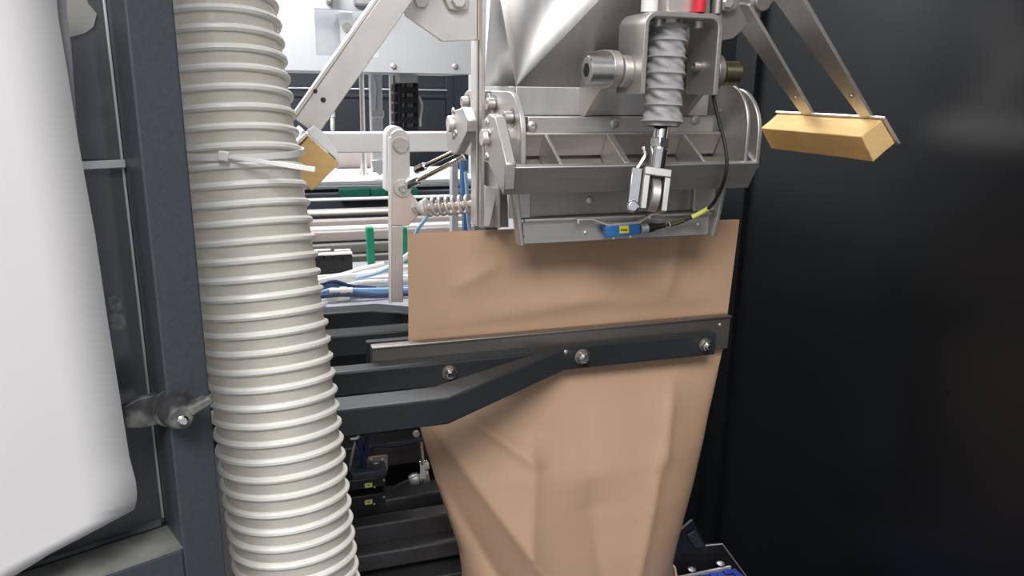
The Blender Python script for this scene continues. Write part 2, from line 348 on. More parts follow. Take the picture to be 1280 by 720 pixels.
# white paper sheet hung on the door leaf, lower edge slightly curling
prof = [(66, -60), (72, 20), (84, 90), (98, 180), (118, 290), (134, 400), (150, 500), (161, 570), (169, 600), (171, 620), (168, 634), (163, 642), (120, 661), (70, 686), (15, 720), (-70, 770)]
def sheet(name, pr, d, m, label, cat, curl=0.0):
    P = []
    for u, v in pr:
        s, z = on_door(u, v, d); P.append((s, z))
    left = -0.46
    mb = MB(); n = 26
    # rows from top to bottom: each row spans from left to the right outline
    zt_ = P[0][1]; zb_ = P[-1][1]
    rows = []
    bot = {}
    def right_at(z):
        best = None
        for (s0, z0), (s1, z1) in zip(P, P[1:]):
            if min(z0, z1) - 1e-9 <= z <= max(z0, z1) + 1e-9 and abs(z1 - z0) > 1e-9:
                s = s0 + (s1 - s0) * (z - z0) / (z1 - z0); best = s if best is None else max(best, s)
        return best
    N = 60
    for i in range(N + 1):
        z = zt_ + (zb_ - zt_) * i / N
        r = right_at(z)
        if r is None: continue
        row = []
        for j in range(13):
            t = j / 12; s = left + (max(r, left + 0.01) - left) * t
            bow = d - curl * (t ** 3) * 1.0 + 0.0003 * math.sin(s * 20 + z * 6)
            row.append(DP(s, bow, z))
        rows.append(row)
    mb.grid(rows)
    o = mb.build(name, m, None, 0)
    so = o.modifiers.new('thick', 'SOLIDIFY'); so.thickness = 0.0006
    return tag(o, label, cat)
sheet('paper_sheet', prof, -0.004, 'paper', 'large white paper sheet covering the glazed door at far left', 'paper sheet', 0.001)
pr2 = [(80, -60), (84, 20), (89, 60), (94, 130), (98, 190), (101, 230), (102, 300), (96, 380)]
sheet('document_pocket', pr2, 0.004, 'film', 'narrow greyish sleeve edge peeking out behind the white paper sheet', 'sleeve', 0.0)

# ================================================================== SUCTION HOSE
hz = 0.92
hp = [at(262, 0, .775), at(291, 170, .752), at(329, 400, .722), at(352, 560, .702), at(373, 720, .684)]
hp = [hp[0] + (hp[0] - hp[1]) * 2.2] + hp + [hp[-1] + (hp[-1] - hp[-2]) * 2.5]
axis = spline(hp, 40)
def along(L):
    acc = 0
    for a, b in zip(axis, axis[1:]):
        l = (b - a).length
        if acc + l >= L: return a + (b - a) * ((L - acc) / l), (b - a).normalized()
        acc += l
    return axis[-1], (axis[-1] - axis[-2]).normalized()
HL = sum((b - a).length for a, b in zip(axis, axis[1:]))
hose = thing('suction_hose', 'thick cream ribbed suction hose hanging beside the dark door frame', 'hose', hp[-1])
R0 = 0.0552; pitch = 0.0163
mb = MB(); rings = []; nn = 260; sg = 40
for i in range(nn + 1):
    p, t = along(HL * i / nn * 0.9999)
    ex = (V((1, 0, 0)) - t * t.x).normalized(); ey = t.cross(ex)
    r = R0
    rings.append([p + (ex * math.cos(2 * PI * k / sg) + ey * math.sin(2 * PI * k / sg)) * r for k in range(sg + 1)])
mb.grid(rings); bmesh.ops.remove_doubles(mb.bm, verts=mb.bm.verts, dist=1e-5); mb.build('hose_wall', 'hose', hose)
pts = []; st = 44; turns = int(HL / pitch) - 1
for i in range(turns * st):
    L_ = i / st * pitch; p, t = along(L_)
    ex = (V((1, 0, 0)) - t * t.x).normalized(); ey = t.cross(ex); a = -2 * PI * i / st
    pts.append(p + (ex * math.cos(a) + ey * math.sin(a)) * (R0 + 0.0006))
MB().tube(pts, 0.0034, 8).build('spiral_rib', 'rib', hose)
# cable tie
TY = .69
tie = thing('cable_tie', 'white plastic cable tie strapped around the cream hose with its tail sticking out', 'cable tie', at(300, 200, 0.69))
tz = at(280, 197, 0.69).z
L_ = min(range(2000), key=lambda i: abs(along(HL * i / 2000)[0].z - tz)) * HL / 2000
tc_, tt = along(L_)
band = []
for i in range(48):
    a = 2 * PI * i / 48; band.append((tc_ + V((math.cos(a), math.sin(a), 0)) * (R0 + 0.0045), V((math.cos(a), math.sin(a), 0))))
mb = MB(); rows = []
for p, n_ in band + band[:1]:
    rows.append([p + V((0, 0, -0.0028)), p + V((0, 0, 0.0028)), p + V((0, 0, 0.0028)) + n_ * 0.0013, p + V((0, 0, -0.0028)) + n_ * 0.0013, p + V((0, 0, -0.0028))])
mb.grid(rows); mb.build('band', 'whitep', tie)
hd = at(280, 195, 0.686); tl = at(394, 212, 0.662)
ux = (tl - hd).normalized(); uz = V((0, 0, 1)); uz = (uz - ux * uz.dot(ux)).normalized(); uy = uz.cross(ux)
MB().obox(hd, ux * 0.0045, uy * 0.003, uz * 0.0042).build('head', 'whitep', tie, 0.0012)
MB().hexa([hd - uy * .0008 - uz * .0015, hd + uy * .0008 - uz * .0015, hd + uy * .0008 + uz * .0015, hd - uy * .0008 + uz * .0015,
           tl - uy * .0008 - uz * .0022, tl + uy * .0008 - uz * .0022, tl + uy * .0008 + uz * .0022, tl - uy * .0008 + uz * .0022]).build('tail', 'whitep', tie, 0.0004)
box('support_leg', (-0.1045, 0.88, 0), (-0.005, 0.93, 1.045), 'white', None, 0.003)
tag(bpy.data.objects['support_leg'], 'pale grey metal leg standing low between door frame and hose', 'leg')

# ================================================================== KRAFT BAG
ZB = 0.60
def lerp_tab(tab, z):
    if z >= tab[0][0]: return tab[0][1:]
    for a, b in zip(tab, tab[1:]):
        if b[0] <= z <= a[0]:
            t = (a[0] - z) / (a[0] - b[0]); return [p + (q - p) * t for p, q in zip(a[1:], b[1:])]
    return tab[-1][1:]
BT = [(-0.150, .184, .708, .003), (-0.30, .183, .702, .0035), (-0.345, .182, .700, .002), (-0.400, .183, .698, .003), (-0.43, .187, .693, .012), (-0.484, .198, .686, .032), (-0.56, .217, .674, .058),
      (-0.63, .237, .660, .074), (-0.69, .254, .645, .083), (-0.735, .259, .634, .088), (-0.77, .258, .628, .090), (-0.80, .254, .632, .088), (-0.842, .250, .640, .080)]
from mathutils import noise as mn
def crease(x, z, x0, z0, x1, z1, w, amp):
    d = V((x1 - x0, z1 - z0)); L = d.length; d /= L; q = V((x - x0, z - z0)); t = q.dot(d) / L
    if t < -0.15 or t > 1.15: return 0.0
    fade = max(0, min(1, (t + 0.15) / 0.25)) * max(0, min(1, (1.15 - t) / 0.25))
    e = abs(q.x * d.y - q.y * d.x) / w
    return amp * fade * math.exp(-e) if e < 6 else 0.0
def bag_y(x, z, s, dpt, side):
    b = dpt * max(0.0, 1 - abs(s) ** 2.6) ** 0.62
    w = mn.noise(V((x * 5, z * 4, side * 9))) * 0.004 + mn.noise(V((x * 11, z * 7, 5 + side))) * 0.0016
    if side < 0 and z < -0.41:
        w += mn.noise(V((x * 6, z * 3.2, 21))) * 0.008 * min(1, (-0.41 - z) / 0.1)
        f = min(1, (-0.42 - z) / 0.06)
        w += -1.7 * f * (crease(x, z, .21, -.47, .43, -.80, .018, .010) - crease(x, z, .20, -.52, .36, -.83, .03, .016)
                  + crease(x, z, .355, -.53, .33, -.80, .022, .007) + crease(x, z, .26, -.46, .36, -.535, .012, .007)
                  + crease(x, z, .60, -.44, .57, -.56, .016, .006) + crease(x, z, .56, -.56, .50, -.80, .02, .007) - crease(x, z, .45, -.6, .47, -.8, .03, .008))
    elif side < 0:
        w += -1.6 * (crease(x, z, .25, -.27, .31, -.24, .015, .003) + crease(x, z, .60, -.21, .585, -.30, .012, .004) + crease(x, z, .20, -.33, .45, -.305, .02, .004) + crease(x, z, .45, -.305, .66, -.32, .02, .003))
    wm = max(0.0, 1 - abs(s) ** 8)
    if -0.41 < z < -0.335: wm *= 0.1
    elif -0.335 <= z < -0.30: wm *= 0.1 + 0.9 * (z + 0.335) / 0.035
    return 1.006 + side * (b + 0.0015) + w * wm
bag = thing('paper_bag', 'open brown kraft paper bag clamped under the filling spout', 'bag', (0.445, 1.0, ZB))
mb = MB(); nz_ = 110; nx_ = 72; ztop = -0.1925; zbot = -0.8495
rows = []
for i in range(nz_ + 1):
    z = ztop + (zbot - ztop) * i / nz_
    x0, x1, dpt = lerp_tab(BT, z); row = []
    for j in range(nx_ + 1):
        s = -1 + 2 * j / nx_; s = math.copysign(abs(s) ** 0.85, s); x = (x0 + x1) / 2 + s * (x1 - x0) / 2
        row.append(V((x, bag_y(x, z, s, dpt, -1), z + CZ)))
    for j in range(nx_ - 1, 0, -1):
        s = -1 + 2 * j / nx_; s = math.copysign(abs(s) ** 0.85, s); x = (x0 + x1) / 2 + s * (x1 - x0) / 2
        row.append(V((x, bag_y(x, z, s, dpt, 1), z + CZ)))
    row.append(row[0].copy()); rows.append(row)
mb.grid(rows); bmesh.ops.remove_doubles(mb.bm, verts=mb.bm.verts, dist=1e-5)
bo = [v for v in mb.bm.verts if abs(v.co.z - (zbot + CZ)) < 1e-4]
eb = [e for e in mb.bm.edges if e.verts[0] in bo and e.verts[1] in bo]
bmesh.ops.holes_fill(mb.bm, edges=eb)
mb.build('bag_body', 'kraft', bag, 0, 60)
# folded bottom ends
for sx, xa, xb in ((-1, .260, .250), (1, .626, .637)):
    MB().prism([(xa, .985, CZ - .785), (xb, .975, CZ - .848), (xb, 1.05, CZ - .848), (xa, 1.03, CZ - .785)], (sx * 0.004, 0, 0)).build('bottom_fold', 'kraft', bag, 0.001)

# ================================================================== BAG CLAMPS
ZT, ZL = CZ - 0.363, CZ - 0.398
def bent(path, d, z0, z1):                                     # tube of rectangular section along a plan polyline (front edge), thickness d to the back
    pts = [V((x, y, 0)) for x, y in path]; n = len(pts); offs = []; d = d if isinstance(d, list) else [d] * n
    for i in range(n):
        a = (pts[i] - pts[i - 1]).normalized() if i else (pts[1] - pts[0]).normalized()
        b = (pts[i + 1] - pts[i]).normalized() if i < n - 1 else a
        na = V((-a.y, a.x, 0)); nb = V((-b.y, b.x, 0)); m_ = (na + nb).normalized(); offs.append(m_ * (d[i] / max(0.3, m_.dot(na))))
    mb = MB(); rows = []
    for p, o in zip(pts, offs):
        q = p + o
        rows.append([V((p.x, p.y, z0)), V((p.x, p.y, z1)), V((q.x, q.y, z1)), V((q.x, q.y, z0)), V((p.x, p.y, z0))])
    mb.grid(rows); bmesh.ops.remove_doubles(mb.bm, verts=mb.bm.verts, dist=1e-6)
    bmesh.ops.holes_fill(mb.bm, edges=[e for e in mb.bm.edges if e.is_boundary]); return mb
fc = thing('bag_clamp', 'front dark bag clamp with bent arm, bolted steel bar pressing the bag', 'clamp', (-0.1, 0.9, ZL))
bent([(-0.104, .835), (.1985, .835), (.405, .9675), (.658, .9675)], [.0405, .0405, .013, .013], ZL, ZT).build('outer_arm', 'slate_arm', fc, 0.0025, seg=3)
box('inner_arm', (-0.104, .957, ZL), (.352, .9845, ZT), 'slate_arm', fc, 0.003)
bar = box('clamp_bar', (.128, .9850, CZ - .397), (.693, .9985, CZ - .3415), 'bar', fc, 0.0012)
box('bar_lip', (.128, .9815, CZ - .3445), (.693, .9848, CZ - .3415), 'bar', fc, 0.0008)
for u, v, y, s_ in ((728, 446, .9665, .92), (882, 431, .9665, .86)): nut(fc, at(u, v, y - .002), MY, s_)
nut(fc, at(562, 466, .955), MY, .82)
place('rivet', BUTTON, fc, at(707, 440, .9665), MY, .35)
place('rivet', BUTTON, fc, at(900, 406, .9849), MY, .3)

rc = thing('bag_clamp', 'rear dark bag clamp arms half hidden behind the left edge of the bag', 'clamp', (-0.1, 1.2, ZL))
bent([(-0.104, 1.235), (.165, 1.235), (.42, 1.075)], .041, ZL, ZT).build('outer_arm', 'slate_arm', rc, 0.003, seg=3)
box('inner_arm', (-0.104, 1.112, ZL), (.40, 1.15, ZT), 'slate_arm', rc, 0.003)
box('clamp_bar', (.125, 1.0125, CZ - .395), (.69, 1.024, CZ - .3435), 'slate_arm', rc, 0.001)
box('bar_bracket', (.30, 1.0245, ZL), (.66, 1.111, ZT), 'slate_arm', rc, 0.002)

# ================================================================== FILLING SPOUT
sp = thing('filling_spout', 'brushed stainless square-to-round filling funnel above the bag', 'funnel', (0.458, 1.02, CZ - 0.06))
X0, X1, Y0, Y1 = .317, .600, .950, 1.095
Zc = CZ + 0.003; Zr = CZ + 0.165; RR = 0.150; cc = V((.459, 1.03, 0))
mb = MB()
corners = [V((X1, Y1, Zc)), V((X0, Y1, Zc)), V((X0, Y0, Zc)), V((X1, Y0, Zc))]   # quadrant order 0..3
nq = 60; bot = []; top = []
for q in range(4):
    for i in range(nq + 1):
        a = math.radians(q * 90 + 90 * i / nq)
        top.append(mb.bm.verts.new(V((cc.x + RR * math.cos(a), cc.y + RR * math.sin(a), Zr)))); 
    bot.append(mb.bm.verts.new(corners[q]))
for q in range(4):
    for i in range(nq): mb.bm.faces.new((bot[q], top[q * (nq + 1) + i], top[q * (nq + 1) + i + 1]))
    nx = (q + 1) % 4
    mb.bm.faces.new((bot[q], top[q * (nq + 1) + nq], bot[nx]))
bmesh.ops.remove_doubles(mb.bm, verts=mb.bm.verts, dist=1e-6)
fu = mb.build('funnel', 'steel_v', sp, 0, 0.2)
so = fu.modifiers.new('thick', 'SOLIDIFY'); so.thickness = 0.003; so.offset = -1
MB().lathe((cc.x, cc.y, Zr), (0, 0, 1), [(0, RR), (0.45, RR)], 40).build('inlet_pipe', 'steel_v', sp)
box('collar', (X0, Y0, CZ - .034), (X1, Y1, Zc), 'steel_v', sp, 0.001)
box('seal_strip', (X0 + .006, Y0 - .004, CZ - .036), (X1 - .004, Y0 - .0003, CZ - .0325), 'rubber', sp, 0.0005)
mbar = box('clamping_bar', (.326, .928, CZ - .056), (.597, .9495, CZ - .0335), 'steel', sp, 0.0012)
for u, v in ((665, 158), (768, 154), (869, 150)): place('bolt', BUTTON, sp, at(u, v, .9278), MY, .75)
# inner chute inside the jaws
MB().hexa([V((.36, .962, CZ - .186)), V((.58, .962, CZ - .186)), V((.58, .999, CZ - .186)), V((.36, .999, CZ - .186)),
           V((.32, .952, CZ - .0565)), V((.598, .952, CZ - .0565)), V((.598, 1.09, CZ - .0565)), V((.32, 1.09, CZ - .0565))]).build('chute', 'steel_d', sp, 0.001)
box('chute_side', (.2985, .962, CZ - .182), (.3015, 1.05, CZ - .0985), 'steel', sp, .0006)
# pivot plates (both ends) with arched outline
def arch_plate(name, x, th, y0, y1, z0, z1, r, m, parent):
    pts = [V((x, y0, z0))] + arc((x, y0 + r, z1 - r), r, 180, 90, 10, *YZ) + arc((x, y1 - r, z1 - r), r, 90, 0, 10, *YZ) + [V((x, y1, z0))]
    return MB().prism(pts, (th, 0, 0)).build(name, m, parent, 0.0012)
arch_plate('pivot_plate', 0.300, .0075, .878, 1.175, CZ - .098, CZ - .003, .055, 'steel', sp)
arch_plate('pivot_plate', .6075, .005, .865, 1.12, CZ - .098, CZ + .012, .060, 'steel', sp)
arch_plate('pivot_plate', .6250, .006, .865, 1.12, CZ - .098, CZ + .005, .060, 'steel', sp)
place('bolt', BUTTON, sp, atx(900, 139, .607), MX, .3)
for u, v, s_ in ((618, 130, .9), (640, 147, .9), (585, 127, .85), (597, 121, .7), (577, 188, .75)):
    p = atx(u, v, .288 if u > 600 else .283); p.x = .2995
    p2 = atx(u, v, .2995)
    b_ = place('bolt', SOCKET, sp, p2, MX, s_)
    o = WASHER.copy(); o.name = 'washer'; C.objects.link(o); o.parent = b_; o.scale = (1.02,) * 3; ORG[o] = p2
place('bolt', BUTTON, sp, atx(611, 124, .2995), MX, .8)
place('bolt', BUTTON, sp, atx(625, 152, .2995), MX, .5)
p = atx(632, 172, .300); MB().cyl((.300, p.y, p.z), (.285, p.y, p.z), .010, 24).build('pivot_boss', 'steel', sp, 0.001)
# long vertical hanger straps beside the funnel
box('hanger_strap', (.2900, 1.014, CZ - .19), (.2945, 1.048, CZ + .40), 'steel', sp, 0.0008)
box('hanger_strap', (.2868, 1.030, CZ - .19), (.2892, 1.058, CZ + .40), 'steel_l', sp, 0.0006)
# rear chute plates seen left of the jaw
MB().prism([at(612, 234, .985), at(634, 234, .985), at(636, 284, .985), at(604, 285, .985)], (0, .004, 0)).build('chute_flap', 'steel_d', sp, 0.0006)
MB().prism([at(606, 232, .975), at(622, 236, .975), at(612, 283, .975), at(606, 283, .975)], (0, .004, 0)).build('chute_flap', 'steel_l', sp, 0.0006)
# gusset plate on the left carrying the sponge arm
gl = MB().prism([at(601, -70, 1.03), at(600, 50, 1.03), at(553, 52, 1.03), at(507, 20, 1.03), at(480, -70, 1.03)], (0, .008, 0)).build('gusset_plate', 'steel_l', sp, 0.001)
for u, v in ((526, 2), (574, 1)): 
    b_ = place('bolt', HEXBOLT, sp, at(u, v, 1.0298), MY, .95)
MB().prism([at(535, -40, 1.029), at(560, 12, 1.029), at(572, 15, 1.029), at(584, 12, 1.029), at(584, -40, 1.029)], (0, -.007, 0)).build('pivot_lug', 'steel', sp, 0.001)
place('bolt', HEXBOLT, sp, at(573, 1, 1.0215), MY, 1.0)
# right gusset
MB().prism([at(899, -60, .955), at(902, 51, .955), at(917, 48, .955), at(948, 20, .955), at(980, -10, .955), at(985, -60, .955)], (0, .008, 0)).build('gusset_plate', 'steel_d', sp, 0.001)
MB().prism([at(886, -50, .950), at(899, 12, .950), at(908, 15, .950), at(918, 11, .950), at(935, -50, .950)], (0, -.006, 0)).build('pivot_lug', 'steel', sp, 0.001)
place('bolt', HEXBOLT, sp, at(909, 3, .9438), MY, .8)
MB().lathe(at(951, 3, .9548), MY, [(0, .012), (.006, .012), (.007, .011)], 24).build('pivot_disc', 'steel_d', sp)
# side lug plate that carries the actuator bracket
lp = [V((.404, .953, CZ - .033)), V((.404, .953, CZ + .045)), V((.404, .880, CZ + .0475))] + arc((.404, .866, CZ + .0245), .0215, 100, 260, 14, *YZ) + [V((.404, .885, CZ + .001)), V((.404, .930, CZ - .033))]
MB().prism(lp, (.012, 0, 0)).build('side_lug', 'steel', sp, 0.001)
MB().prism([q + V((.142, 0, 0)) for q in lp], (.010, 0, 0)).build('side_lug', 'steel_d', sp, 0.001)

# ================================================================== ACTUATOR (U bracket, bellows, rod, clevis)
ac = thing('jaw_actuator', 'grey bellows actuator in a rounded steel bracket above the jaw', 'actuator', at(822, 262, .84))
xa, xb, yb0, yb1, zb0, zt0 = .4275, .5315, .822, .888, CZ - .004, CZ + .0885
th = .0065; r = .016
XZ = (V((1, 0, 0)), V((0, 0, 1)))
def yp(x, z): return V((x, yb0, z))
outer = [yp(xa, zb0 + .008), yp(xa + .003, zb0)] ; 
out = [yp(xa, zb0)] + arc((xa + r, yb0, zt0 - r), r, 180, 90, 8, *XZ) + arc((xb - r, yb0, zt0 - r), r, 90, 0, 8, *XZ) + [yp(xb, zb0)]
ri = r - th
inn = [yp(xb - th, zb0)] + arc((xb - r, yb0, zt0 - r), ri, 0, 90, 8, *XZ) + arc((xa + r, yb0, zt0 - r), ri, 90, 180, 8, *XZ) + [yp(xa + th, zb0)]
mb = MB(); a = [mb.bm.verts.new(p) for p in out]; b = [mb.bm.verts.new(p) for p in inn[::-1]]
a2 = [mb.bm.verts.new(p + V((0, yb1 - yb0, 0))) for p in out]; b2 = [mb.bm.verts.new(p + V((0, yb1 - yb0, 0))) for p in inn[::-1]]
for i in range(len(a) - 1):
    mb.bm.faces.new((a[i], a[i + 1], b[i + 1], b[i])); mb.bm.faces.new((a2[i], b2[i], b2[i + 1], a2[i + 1]))
    mb.bm.faces.new((a[i], a2[i], a2[i + 1], a[i + 1])); mb.bm.faces.new((b[i], b[i + 1], b2[i + 1], b2[i]))
for i in (0, len(a) - 1): mb.bm.faces.new((a[i], b[i], b2[i], a2[i]))
mb.build('bracket', 'steel', ac, 0.0012)
pz = CZ + .0225; py = .858
big = MB().lathe((.4035, py, pz), MX, [(0, .0150), (.001, .0165), (.0285, .0165), (.030, .0152), (.030, .0090)], 28)
pb = big.build('pivot_bolt', 'satin', ac)
MB().lathe((.3736, py, pz), MX, [(0, .0088), (.0004, .0088)], 6).build('hex_recess', 'rubber', pb)
MB().cyl((.4275, py, pz), (.4165, py, pz), .0185, 28).build('pivot_washer', 'steel', ac, 0.001)
MB().lathe((.5565, py, pz), -MX, [(0, .0148), (.022, .0148), (.0235, .0135)], 28).build('pivot_pin', 'bronze', ac)
MB().cyl((.5318, py, pz), (.5458, py, pz), .0125, 24).build('pivot_washer', 'steel', ac, 0.001)
place('bolt', SOCKETD, ac, atx(874, 83, xb - th), MX, .7)
for u, v in ((823, 24), (873, 24)):
    p = at(u, v, .845); p.z = zt0 - th - .0002; place('bolt', SOCKET, ac, p, (0, 0, -1), .72)
box('top_block', (.462, .835, zt0 + .0003), (.512, .878, zt0 + .05), 'steel_l', ac, 0.002)
MB().cyl((.447, .85, zt0 + .0003), (.447, .85, zt0 + .05), .010, 20).build('air_fitting', 'whitep', ac, 0.001)
MB().cyl((.500, .828, zt0 + .0005), (.500, .828, zt0 + .018), .008, 20).build('red_cap', 'red', ac, 0.001)
MB().cyl((.529, .835, zt0 + .0005), (.529, .835, zt0 + .04), .006, 16).build('stud', 'steel_d', ac, 0.001)
# bellows along a slightly tilted axis
b0 = at(836, 26, .860); b1 = at(827, 158, .850); bd = (b1 - b0); BL = bd.length; bd.normalize()
MB().cyl(b0 - bd * .004, b0 + bd * .006, .019, 28).build('gland_nut', 'chrome', ac, 0.001)
mb = MB(); rows = []; nf = 6.3; nl = 150; sg = 56
ex = (V((1, 0, 0)) - bd * bd.x).normalized(); ey = bd.cross(ex)
for i in range(nl + 1):
    t = i / nl; row = []
    for k_ in range(sg + 1):
        a_ = 2 * PI * k_ / sg
        ph_ = t * nf
        f = abs((ph_ % 1) - 0.5) * 2                           # 1 at the fold ridge
        base = .0208 + .0012 * math.sin(t * 3)
        tw = 0.0022 * math.sin(5 * a_ + ph_ * PI * 2) * (1 - f) + .0011 * mn.noise(V((math.cos(a_) * 2.2, math.sin(a_) * 2.2, ph_ * 2.5)))
        r_ = base + .0036 * f ** 5 + tw
        if t > .86: r_ *= 1 + .10 * math.sin((t - .86) / .14 * PI)
        row.append(b0 + bd * (.006 + t * (BL - .006)) + (ex * math.cos(a_) + ey * math.sin(a_)) * r_)
    rows.append(row)
mb.grid(rows); bmesh.ops.remove_doubles(mb.bm, verts=mb.bm.verts, dist=1e-6); mb.build('bellows', 'bellow', ac, 0, 70)
# rod, locknut, clevis
r0 = at(827, 158, .848); r1 = at(824, 174, .845); r2 = at(822, 186, .843); r3 = at(819, 212, .838); r4 = at(814, 264, .825)
rd = (r4 - r0).normalized()
def on(t): return r0 + rd * t
T = lambda a_, b_: (b_ - a_).dot(rd)
t1, t2, t3, t4 = T(r0, r1), T(r0, r2), T(r0, r3), T(r0, r4)
MB().cyl(on(-.02), on(t1), .0092, 24).build('piston_rod', 'chrome', ac)
MB().cyl(on(t1), on(t2), .0128, 6, ph=0.3).build('lock_nut', 'chrome', ac, 0.001)
MB().lathe(on(t2), rd, [(0, .0115), (.003, .0118), (.006, .0108), (t3 - t2, .0100)], 24).build('clevis_neck', 'chrome', ac)
ex = (V((1, -0.28, 0)).normalized()); ex = (ex - rd * ex.dot(rd)).normalized(); ey = rd.cross(ex); ey = ey if ey.y > 0 else -ey
cw, cd_ = .0165, .0135
cmb = MB()
cmb.obox(on(t3 + .005), ex * cw, ey * cd_, rd * .005)
for sg_ in (1, -1): cmb.obox(on((t3 + .0102 + t4) / 2) + ex * sg_ * (cw - .0038), ex * .0038, ey * cd_, rd * ((t4 - t3 - .0102) / 2))
cmb.build('clevis', 'zinc', ac, 0.001)
wc = on(t3 + .032)
MB().lathe(wc - ex * .0055, ex, [(0, .0195), (.001, .0205), (.010, .0205), (.011, .0195)], 40).build('roller', 'steel', ac)
# spring clip on the clevis
cl = MB(); cx = on(t3 + .026) - ex * (cw + .0078) - ey * .004
cl.obox(cx, ex * .0062, ey * .0012, rd * .024); cl.obox(cx - ex * .0055 + ey * .004, ex * .0008, ey * .004, rd * .022); cl.lathe(cx + rd * .0235 + ey * .0012, -ey, [(0, .0076), (.004, .0076), (.0058, .0055)], 20)
cl.build('spring_clip', 'chrome', ac, 0.0006)
MB().tube(spline([cx - rd * .024, cx - rd * .032 + ex * .004, cx - rd * .041 + ex * .007, cx - rd * .050 + ex * .003], 6), .0024, 8).build('clip_wire', 'chrome', ac)

# ================================================================== SWINGING JAW
ta = math.radians(30); jv = V((0, math.cos(ta), math.sin(ta))); jw = V((0, -math.sin(ta), math.cos(ta))); jo = V((0, .860, CZ - .0905))
def JP(x, v, w): return V((x, 0, 0)) + jo + jv * v + jw * w
def jbox(name, x0, x1, v0, v1, w0, w1, m, bevel=0.001):
    return MB().hexa([JP(x0, v0, w0), JP(x1, v0, w0), JP(x1, v1, w0), JP(x0, v1, w0), JP(x0, v0, w1), JP(x1, v0, w1), JP(x1, v1, w1), JP(x0, v1, w1)]).build(name, m, jaw, bevel)
jaw = thing('clamping_jaw', 'grey steel tray-shaped jaw with dividers under the funnel', 'jaw', (0.45, .9, CZ - .2))
jbox('front_wall', .279, .628, 0, .007, -.0405, 0, 'steel')
jbox('rear_wall', .3085, .6065, .071, .076, -.034, 0, 'steel')
jbox('end_wall', .279, .286, .0072, .0705, -.0405, -.0, 'steel')
jbox('end_wall', .621, .628, .0072, .0705, -.0405, -.0, 'steel')
for x in (.349, .549): jbox('divider', x - .0025, x + .0025, .0072, .0705, -.036, -.0005, 'steel')
jbox('divider', .4335, .4425, .0072, .0705, -.036, -.0005, 'steel')
jbox('floor_plate', .287, .620, .008, .0705, -.0405, -.0375, 'steel_d')
# lower jaw plate and its flanges
YL = .930
box('lower_plate', (.323, YL, CZ - .1985), (.603, YL + .006, CZ - .1685), 'steel', jaw, 0.001)
MB().hexa([V((.323, YL - .006, CZ - .1683)), V((.603, YL - .006, CZ - .1683)), V((.603, YL + .012, CZ - .1683)), V((.323, YL + .012, CZ - .1683)),
           V((.323, YL - .006, CZ - .1645)), V((.603, YL - .006, CZ - .1645)), V((.603, YL + .012, CZ - .1645)), V((.323, YL + .012, CZ - .1645))]).build('ledge', 'steel', jaw, 0.0008)
box('back_plate', (.322, YL + .010, CZ - .1640), (.604, YL + .014, CZ - .105), 'steel_d', jaw, 0.001)
for x0, x1, m_ in ((.3045, .334, 'steel'), (.578, .612, 'steel')):
    box('flange', (x0, YL + .002, CZ - .164), (x1, YL + .0095, CZ - .122), m_, jaw, 0.001)
MB().prism([(.3055, YL - .010, CZ - .118), (.3055, YL + .010, CZ - .118), (.3165, YL + .010, CZ - .199), (.3165, YL - .008, CZ - .199)], (.006, 0, 0)).build('side_plate', 'steel', jaw, 0.001)
MB().prism([(.6165, YL - .012, CZ - .118), (.6165, YL + .014, CZ - .118), (.6055, YL + .014, CZ - .199), (.6055, YL - .008, CZ - .199)], (.006, 0, 0)).build('side_plate', 'steel', jaw, 0.001)
for u, v in ((653, 277), (653, 295), (732, 291), (873, 281)): place('rivet', BUTTON, jaw, at(u, v, YL - .0002), MY, .3)
MB().lathe(at(737, 250, YL + .0098), MY, [(0, .005), (.002, .005), (.0025, .004)], 16).build('slot_plug', 'steel_l', jaw)
# crank lugs at the left end
def lug(u0, pts, x, parent, nm='crank_lug'):
    return MB().prism([V((x, atx(u, v, x).y, atx(u, v, x).z)) for u, v in pts], (.013, 0, 0)).build(nm, 'steel', parent, 0.0015)
lug(0, [(605, 150), (611, 142), (619, 146), (632, 205), (630, 238), (614, 212), (606, 195)], .2645, jaw)
for (u, v, s_) in ((609, 153, .55), (612, 166, .5), (609, 196, .55)): place('bolt', BUTTON, jaw, atx(u, v, .2643), MX, s_)
p = atx(609, 172, .2643); MB().lathe(p, MX, [(0, .0105), (.006, .0105), (.0075, .0095)], 24).build('crank_pin', 'steel_l', jaw)
rj = thing('crank_lug', 'octagonal grey crank lug of the rear jaw left of the pivot plate', 'crank', atx(571, 160, .262))
lug(0, [(557, 168), (560, 150), (567, 138), (579, 134), (585, 150), (584, 165), (570, 193), (561, 192)], .2645, rj, 'lug_plate')
for (u, v, s_) in ((567, 139, .55), (570, 166, .5), (567, 170, .55)): place('bolt', BUTTON, rj, atx(u, v, .2643), MX, s_)
p = atx(566, 155, .2643); MB().lathe(p, MX, [(0, .0115), (.006, .0115), (.0075, .0105)], 24).build('crank_pin', 'steel_l', rj)
p = atx(578, 160, .278); MB().cyl((.278, p.y, p.z), (.2995, p.y, p.z), .014, 24).build('crank_shaft', 'steel_d', rj)

